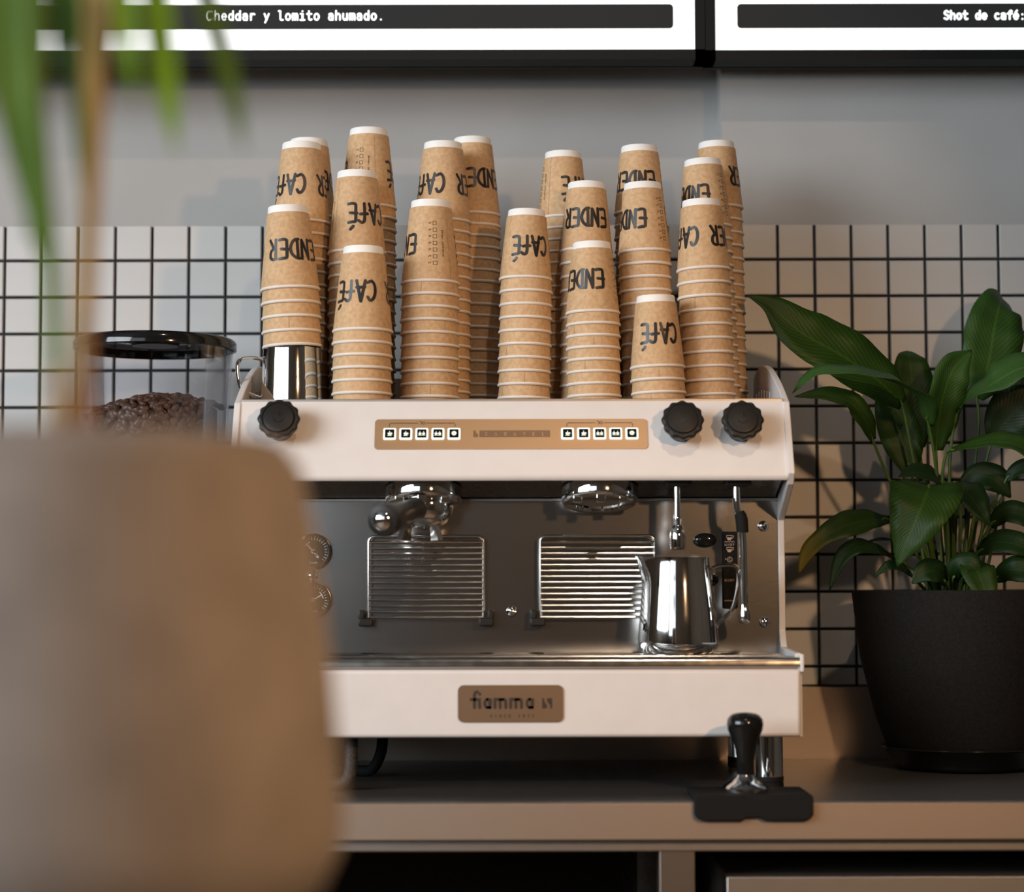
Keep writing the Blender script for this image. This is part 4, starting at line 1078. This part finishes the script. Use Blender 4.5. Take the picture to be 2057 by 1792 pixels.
while len(placed) < 180 and tries < 9000:
    tries += 1
    a = random.uniform(math.pi * .98, math.pi * 2.02); r = RH * math.sqrt(random.random()) * .985
    dx, dy = r * math.cos(a), r * math.sin(a) * .98
    if any((dx - p[0]) ** 2 + (dy - p[1]) ** 2 < .0098 ** 2 for p in placed): continue
    placed.append((dx, dy))
    o = bpy.data.objects.new('coffee_bean', bean_me); COL.objects.link(o)
    o.location = (gl.x + dx, Yg + dy, heap_z(dx, dy) + .0012 + random.uniform(-.001, .0016))
    o.rotation_euler = (random.uniform(-.9, .9), random.uniform(-.5, .5), random.uniform(0, 6.28))
    tag(o, 'single roasted coffee bean lying among the others inside the clear grinder hopper', 'coffee bean', 'coffee beans in the hopper')
for q in range(115):                                     # beans pressed against the front of the hopper wall
    a = R(205 + 130 * ((q * .618) % 1.0)); zz = random.uniform(zb0 - .014, zbt - .020)
    rr_ = rh * .915 - .0085 - max(0, (zb0 - zz)) * .2
    dx, dy = rr_ * math.cos(a), rr_ * math.sin(a)
    if zz > heap_z(dx, dy): zz = heap_z(dx, dy) - random.uniform(0, .012)
    o = bpy.data.objects.new('coffee_bean', bean_me); COL.objects.link(o)
    o.location = (gl.x + dx, Yg + dy, zz)
    o.rotation_euler = (R(90) + random.uniform(-.4, .4), random.uniform(-1.5, 1.5), a + R(90))
    tag(o, 'single roasted coffee bean lying among the others inside the clear grinder hopper', 'coffee bean', 'coffee beans in the hopper')

# ------------------------------------------------------------------ potted peace lily
Yl = .47
pc = at(1935, 1500, Yl); kp_ = (Yl - CAM.y) / F_PX
zpt = at(1935, 1186, Yl - .13).z
pot = thing('potted_peace_lily', (pc.x, Yl, 0), 'peace lily with broad glossy leaves in a black pot on the counter', 'potted plant')
rt_ = 216 * kp_; rb_ = 150 * kp_
ppot = obj('pot', MB().lathe([(0, .012), (rb_ * .90, .012), (rb_, .030), (rt_ * .80, zpt * .30), (rt_ * .93, zpt * .62), (rt_, zpt - .004), (rt_ - .002, zpt), (rt_ - .008, zpt), (rt_ - .010, zpt - .03), (0, zpt - .03)], (pc.x, Yl, 0), (0, 0, 1), 72), M['black_matt'], pot)
obj('saucer', MB().lathe([(0, .001), (rb_ * .86, .001), (rb_ * .92, .006), (rb_ * 1.04, .030), (rb_ * 1.08, .032), (rb_ * 1.075, .034), (rb_ * 1.0, .033), (rb_ * .88, .008), (0, .006)], (pc.x, Yl, 0), (0, 0, 1), 72), M['black_gloss'], pot)
obj('soil', MB().lathe([(rt_ - .011, zpt - .034), (rt_ * .5, zpt - .024), (0, zpt - .020)], (pc.x, Yl, 0), (0, 0, 1), 40), M['soil'], pot)
def blade(path, hws, nrm, fold=.25, wob=.0, nu=5):
    """leaf blade along 3D path; hws half widths (m) at path points; nrm: facing hint"""
    P3 = [Vector(p) for p in smooth_pts([tuple(p) for p in path], 6)]
    n = len(P3); mb = MB(); nr = Vector(nrm).normalized()
    hp = smooth_pts([(h,) for h in hws], max(1, 6)) if len(hws) == len(path) else None
    for i, p in enumerate(P3):
        t = (P3[min(n - 1, i + 1)] - P3[max(0, i - 1)]).normalized()
        s = t.cross(nr)
        if s.length < 1e-4: s = t.cross(Vector((0, 0, 1)))
        s.normalize(); nn = s.cross(t).normalized()
        hw = max(0.0002, hp[i][0])
        for q in range(-2, 3):
            c = q / 2.0
            lift = fold * abs(c) * hw + wob * hw * math.sin(i * 1.1 + (2 if c > 0 else 0)) * abs(c)
            mb.v.append(tuple(p + s * (c * hw) + nn * lift)); mb.uv.append((i / (n - 1), .5 + c / 2))
    for i in range(n - 1):
        for q in range(4): mb.f.append((i * 5 + q, i * 5 + q + 1, (i + 1) * 5 + q + 1, (i + 1) * 5 + q))
    return mb
def solid(o, th=.0007):
    md = o.modifiers.new('thickness', 'SOLIDIFY'); md.thickness = th; md.offset = 0
def lily_leaf(pts, hws, nrm, mat, stem=None, fold=.25, wob=.06):
    """pts: (px, py, Y) base -> tip, hws half widths in px; stem: extra (px,py,Y) points below the base"""
    path = [at(*p) for p in pts]
    hw = [h * (p[2] - CAM.y) / F_PX for h, p in zip(hws, pts)]
    o = obj('leaf', blade(path, hw, nrm, fold, wob), mat, pot, angle=80); solid(o)
    if stem:
        sp3 = [tuple(at(*p)) for p in stem] + [tuple(path[0]), tuple(path[0] + (path[1] - path[0]) * .35)]
        sp3 = smooth_pts(sp3, 5); m = len(sp3)
        obj('petiole', MB().tube(sp3, [.0030 - .0014 * i / m for i in range(m)], 8), M['petiole'], pot)
L_ = lily_leaf
zf = (0, -1, .25)
L_([(1812, 812, .44), (1770, 770, .42), (1692, 715, .40), (1609, 668, .39), (1548, 614, .39), (1503, 595, .39)], [14, 44, 58, 50, 22, 1], (-.25, -1, .45), M['leaf'], [(1885, 1200, .47), (1862, 1060, .46), (1836, 930, .45)], .22)
L_([(1866, 856, .40), (1852, 806, .37), (1795, 768, .33), (1712, 750, .30), (1638, 752, .30), (1592, 790, .30)], [10, 34, 30, 26, 20, 1], (-.1, -.55, 1), M['leaf_pale'], [(1895, 1200, .47), (1888, 1060, .46), (1880, 940, .43)], .30)
L_([(1753, 884, .42), (1738, 846, .40), (1706, 808, .39), (1655, 794, .38), (1596, 797, .38)], [7, 20, 24, 18, 1], (-.2, -.8, .6), M['leaf'], [(1880, 1200, .47), (1835, 1060, .46), (1785, 960, .44)], .3)
L_([(1962, 800, .50), (1976, 765, .50), (1988, 715, .51), (1998, 655, .52), (2008, 612, .54), (2014, 600, .57)], [14, 40, 60, 60, 42, 18], (.12, -1, .05), M['leaf_pale'], [(1925, 1200, .48), (1944, 1050, .49), (1966, 860, .50)], .12)
L_([(1846, 900, .50), (1838, 830, .51), (1832, 765, .52), (1828, 722, .53), (1826, 706, .55)], [12, 38, 42, 28, 4], (0, -1, .1), M['leaf'], [(1895, 1200, .48), (1868, 1040, .49)], .2)
L_([(1880, 905, .45), (1884, 850, .44), (1896, 790, .43), (1916, 740, .43), (1952, 704, .44)], [14, 38, 42, 34, 2], (.5, -1, .5), M['leaf_pale'], [(1900, 1200, .48), (1888, 1050, .47)], .35)
L_([(1924, 826, .44), (1948, 800, .42), (1996, 770, .39), (2052, 740, .38), (2110, 740, .38), (2150, 770, .38)], [10, 28, 38, 38, 26, 1], (.1, -.75, .8), M['leaf_pale'], [(1905, 1200, .47), (1905, 1050, .46), (1910, 900, .45)], .25)
L_([(1992, 885, .47), (2018, 850, .46), (2062, 808, .45), (2110, 790, .45), (2150, 800, .45)], [14, 46, 58, 44, 2], (.1, -1, .35), M['leaf_dark'], [(1935, 1200, .48), (1958, 1030, .48)], .2)
L_([(1903, 908, .42), (1945, 897, .40), (2000, 888, .38), (2050, 898, .37), (2100, 936, .37), (2128, 985, .37)], [5, 16, 26, 30, 24, 1], (.15, -.75, .75), M['leaf'], [(1915, 1200, .47), (1900, 1080, .45), (1893, 960, .43)], .28)
L_([(1829, 948, .48), (1816, 895, .48), (1799, 846, .49), (1782, 805, .50), (1770, 780, .51)], [16, 40, 40, 26, 3], (-.15, -1, .1), M['leaf'], [(1893, 1200, .48), (1862, 1060, .48)], .2)
L_([(1868, 975, .38), (1862, 992, .35), (1846, 1030, .33), (1824, 1082, .33), (1802, 1138, .34)], [54, 72, 62, 36, 1], (-.25, -1, .45), M['leaf'], [(1905, 1200, .46), (1905, 1090, .44), (1895, 1000, .41)], .18)
L_([(1898, 975, .44), (1868, 955, .42), (1835, 950, .41), (1806, 958, .40)], [16, 26, 20, 2], (-.1, -.8, .7), M['leaf_dark'], [(1910, 1200, .47), (1912, 1080, .46)], .2)
L_([(1915, 975, .42), (1938, 985, .39), (1958, 1010, .37), (1976, 1036, .36), (1989, 1056, .36)], [14, 34, 30, 16, 1], (.15, -1, .4), M['leaf_dark'], [(1915, 1200, .47), (1915, 1080, .45)], .2)
L_([(1785, 1045, .41), (1745, 1045, .38), (1700, 1056, .36), (1655, 1078, .35), (1622, 1110, .35), (1605, 1152, .35)], [8, 24, 30, 20, 15, 1], (-.1, -1, .5), M['leaf_tip'], [(1885, 1200, .47), (1850, 1090, .44)], .2)
L_([(1797, 1122, .42), (1765, 1106, .39), (1722, 1100, .37), (1690, 1124, .37), (1666, 1187, .37)], [5, 14, 20, 16, 1], (-.2, -.9, .6), M['leaf_dark'], [(1880, 1205, .47), (1845, 1150, .45)], .25)
L_([(1800, 1085, .44), (1770, 1083, .43), (1736, 1090, .42)], [3, 6, 1], (0, -.6, 1), M['leaf_dark'], [(1880, 1200, .47), (1840, 1110, .46)], .1)
L_([(1835, 1160, .40), (1810, 1140, .38), (1785, 1137, .37), (1757, 1158, .37)], [4, 12, 11, 1], (0, -.9, .6), M['leaf_dark'], [(1875, 1205, .46)], .2)
L_([(1950, 1130, .38), (1962, 1145, .34), (1976, 1180, .325), (1986, 1212, .32), (1988, 1237, .32)], [16, 34, 28, 13, 1], (0, -1, .35), M['leaf_tip'], [(1925, 1200, .46), (1938, 1150, .42)], .2)
L_([(1965, 1110, .43), (2000, 1090, .40), (2045, 1095, .38), (2090, 1120, .38)], [8, 26, 28, 2], (.1, -1, .5), M['leaf_dark'], [(1930, 1200, .47), (1945, 1150, .45)], .2)
L_([(1990, 1055, .44), (2022, 1030, .42), (2062, 1040, .41), (2095, 1070, .41)], [8, 24, 26, 2], (.1, -1, .5), M['leaf_dark'], [(1935, 1200, .47), (1962, 1110, .46)], .2)
L_([(1995, 1165, .41), (2030, 1145, .38), (2070, 1150, .37), (2110, 1175, .37)], [8, 26, 28, 2], (.1, -1, .4), M['leaf_dark'], [(1945, 1205, .46)], .2)
L_([(2020, 965, .46), (2045, 945, .45), (2080, 940, .44), (2115, 960, .44)], [6, 18, 20, 2], (.1, -1, .5), M['leaf_dark'], [(1945, 1200, .47), (1975, 1060, .47)], .2)
L_([(1900, 1172, .38), (1885, 1150, .36), (1858, 1150, .35), (1832, 1172, .35)], [8, 24, 24, 2], (0, -1, .4), M['leaf_dark'], [(1905, 1205, .45)], .2)
L_([(1915, 1165, .37), (1925, 1140, .35), (1950, 1135, .34), (1975, 1160, .34)], [8, 22, 24, 2], (0, -1, .4), M['leaf_dark'], [(1915, 1205, .45)], .2)
L_([(1925, 1000, .48), (1960, 960, .47), (2000, 965, .46), (2030, 1000, .46)], [10, 26, 30, 2], (0, -1, .3), M['leaf_dark'], [(1920, 1200, .48), (1918, 1090, .48)], .2)
for k_ in range(12):                                          # bare stalks rising from the clump
    xx = 1868 + k_ * 9.5; yy = random.uniform(.44, .52)
    ptsk = [tuple(at(xx + random.uniform(-4, 4), 1200, yy)), tuple(at(xx + (k_ - 5) * 3, 1110, yy)), tuple(at(xx + (k_ - 5) * 7 + random.uniform(-6, 6), 1000 + random.uniform(-20, 30), yy))]
    obj('petiole', MB().tube(smooth_pts(ptsk, 5), .0024, 8), M['petiole'], pot)

# ------------------------------------------------------------------ foreground planter with palm
Yf = -1.40
kf = (Yf - CAM.y) / F_PX
fc = at(120, 1300, Yf)
zr = at(120, 880, Yf - .02).z; zbot = at(120, 1830, Yf).z
fpn = thing('potted_palm', (fc.x, Yf, zbot), 'blurred palm in a tapering stone-grey planter close to the camera', 'potted plant')
def rpx(px): return (px - 120) * kf
prof = [(0, zbot), (rpx(575), zbot), (rpx(646), zbot + .010), (rpx(684), zbot + .035), (rpx(690), at(120, 1650, Yf).z), (rpx(664), at(120, 1350, Yf).z), (rpx(625), at(120, 1050, Yf).z), (rpx(597), at(120, 930, Yf).z),
        (rpx(585), zr - .012), (rpx(572), zr - .004), (rpx(545), zr), (rpx(520), zr - .002), (rpx(505), zr - .012), (rpx(500), zr - .04), (0, zr - .04)]
obj('planter', MB().lathe(prof, (fc.x, Yf, 0), (0, 0, 1), 96), M['felt'], fpn, angle=60)
obj('soil', MB().lathe([(rpx(500), zr - .042), (rpx(300), zr - .03), (0, zr - .028)], (fc.x, Yf, 0), (0, 0, 1), 40), M['soil'], fpn)
def palm_stem(pts, r, mat):
    p3 = [tuple(at(*p)) for p in pts]; sm = smooth_pts(p3, 6); m = len(sm)
    obj('stem', MB().tube(sm, [r[0] + (r[1] - r[0]) * i / (m - 1) for i in range(m)], 10), mat, fpn)
def palm_leaf(pts, hws, nrm, mat, fold=.35):
    path = [at(*p) for p in pts]; hw = [1.35 * h * (p[2] - CAM.y) / F_PX for h, p in zip(hws, pts)]
    o = obj('leaflet', blade(path, hw, nrm, fold, 0), mat, fpn, angle=80); solid(o, .0006)
palm_stem([(112, 900, Yf), (112, 760, Yf), (106, 560, Yf), (88, 380, Yf), (70, 180, Yf), (62, -60, Yf)], (.0042, .0062), M['palm_dark'])
palm_stem([(117, 905, Yf - .01), (116, 830, Yf - .01), (112, 740, Yf - .01)], (.0050, .0038), M['palm_red'])
palm_stem([(150, 905, Yf + .02), (158, 800, Yf + .02), (170, 620, Yf + .02), (182, 400, Yf + .02), (198, 180, Yf + .02), (232, -60, Yf + .02)], (.0064, .0048), M['palm_brown'])
palm_stem([(158, 900, Yf + .01), (168, 760, Yf + .01), (176, 640, Yf + .01)], (.0075, .0030), M['palm_red'])
palm_leaf([(60, 480, Yf), (62, 300, Yf), (70, 120, Yf), (72, -60, Yf)], [3, 14, 20, 24], zf, M['palm_dark'])
palm_leaf([(82, 520, Yf + .03), (40, 300, Yf + .03), (8, 120, Yf + .03), (-20, -60, Yf + .03)], [3, 18, 26, 30], zf, M['palm_dark'])
palm_leaf([(30, -60, Yf + .05), (26, 60, Yf + .05), (34, 180, Yf + .05), (60, 330, Yf + .05)], [26, 24, 16, 1], zf, M['palm_dark'])
palm_leaf([(172, 420, Yf + .05), (160, 250, Yf + .05), (168, 80, Yf + .05), (178, -60, Yf + .05)], [2, 10, 18, 26], zf, M['palm_dark'])
palm_leaf([(190, -60, Yf + .04), (196, 40, Yf + .04), (186, 160, Yf + .04), (172, 280, Yf + .04)], [24, 20, 14, 1], zf, M['palm_brown'])
palm_leaf([(248, -60, Yf + .01), (252, 30, Yf + .01), (258, 110, Yf + .01), (272, 205, Yf + .01)], [14, 14, 11, 1], zf, M['palm_green'])
palm_leaf([(312, -60, Yf + .02), (318, 40, Yf + .02), (332, 150, Yf + .02), (342, 220, Yf + .02), (354, 310, Yf + .02)], [25, 23, 20, 14, 1], zf, M['palm_green'])
palm_leaf([(398, -60, Yf + .04), (422, 20, Yf + .04), (448, 110, Yf + .04), (470, 200, Yf + .04), (490, 305, Yf + .04)], [18, 18, 16, 13, 1], zf, M['palm_dark'])
palm_leaf([(140, -60, Yf + .06), (132, 20, Yf + .06), (126, 90, Yf + .06), (122, 170, Yf + .06)], [26, 22, 14, 1], zf, M['palm_dark'])
# plinth below the planter
st_ = thing('plant_stand', (fc.x, Yf, FLOOR), 'dark wooden plinth carrying the foreground planter', 'plant stand')
obj('plinth_top', MB().lathe([(0, zbot - .031), (rpx(560), zbot - .031), (rpx(560), zbot - .001), (0, zbot - .001)], (fc.x, Yf, 0), (0, 0, 1), 48), M['wood'], st_)
obj('plinth_column', MB().lathe([(0, FLOOR), (rpx(500), FLOOR), (rpx(480), zbot - .031), (0, zbot - .031)], (fc.x, Yf, 0), (0, 0, 1), 48), M['wood'], st_)
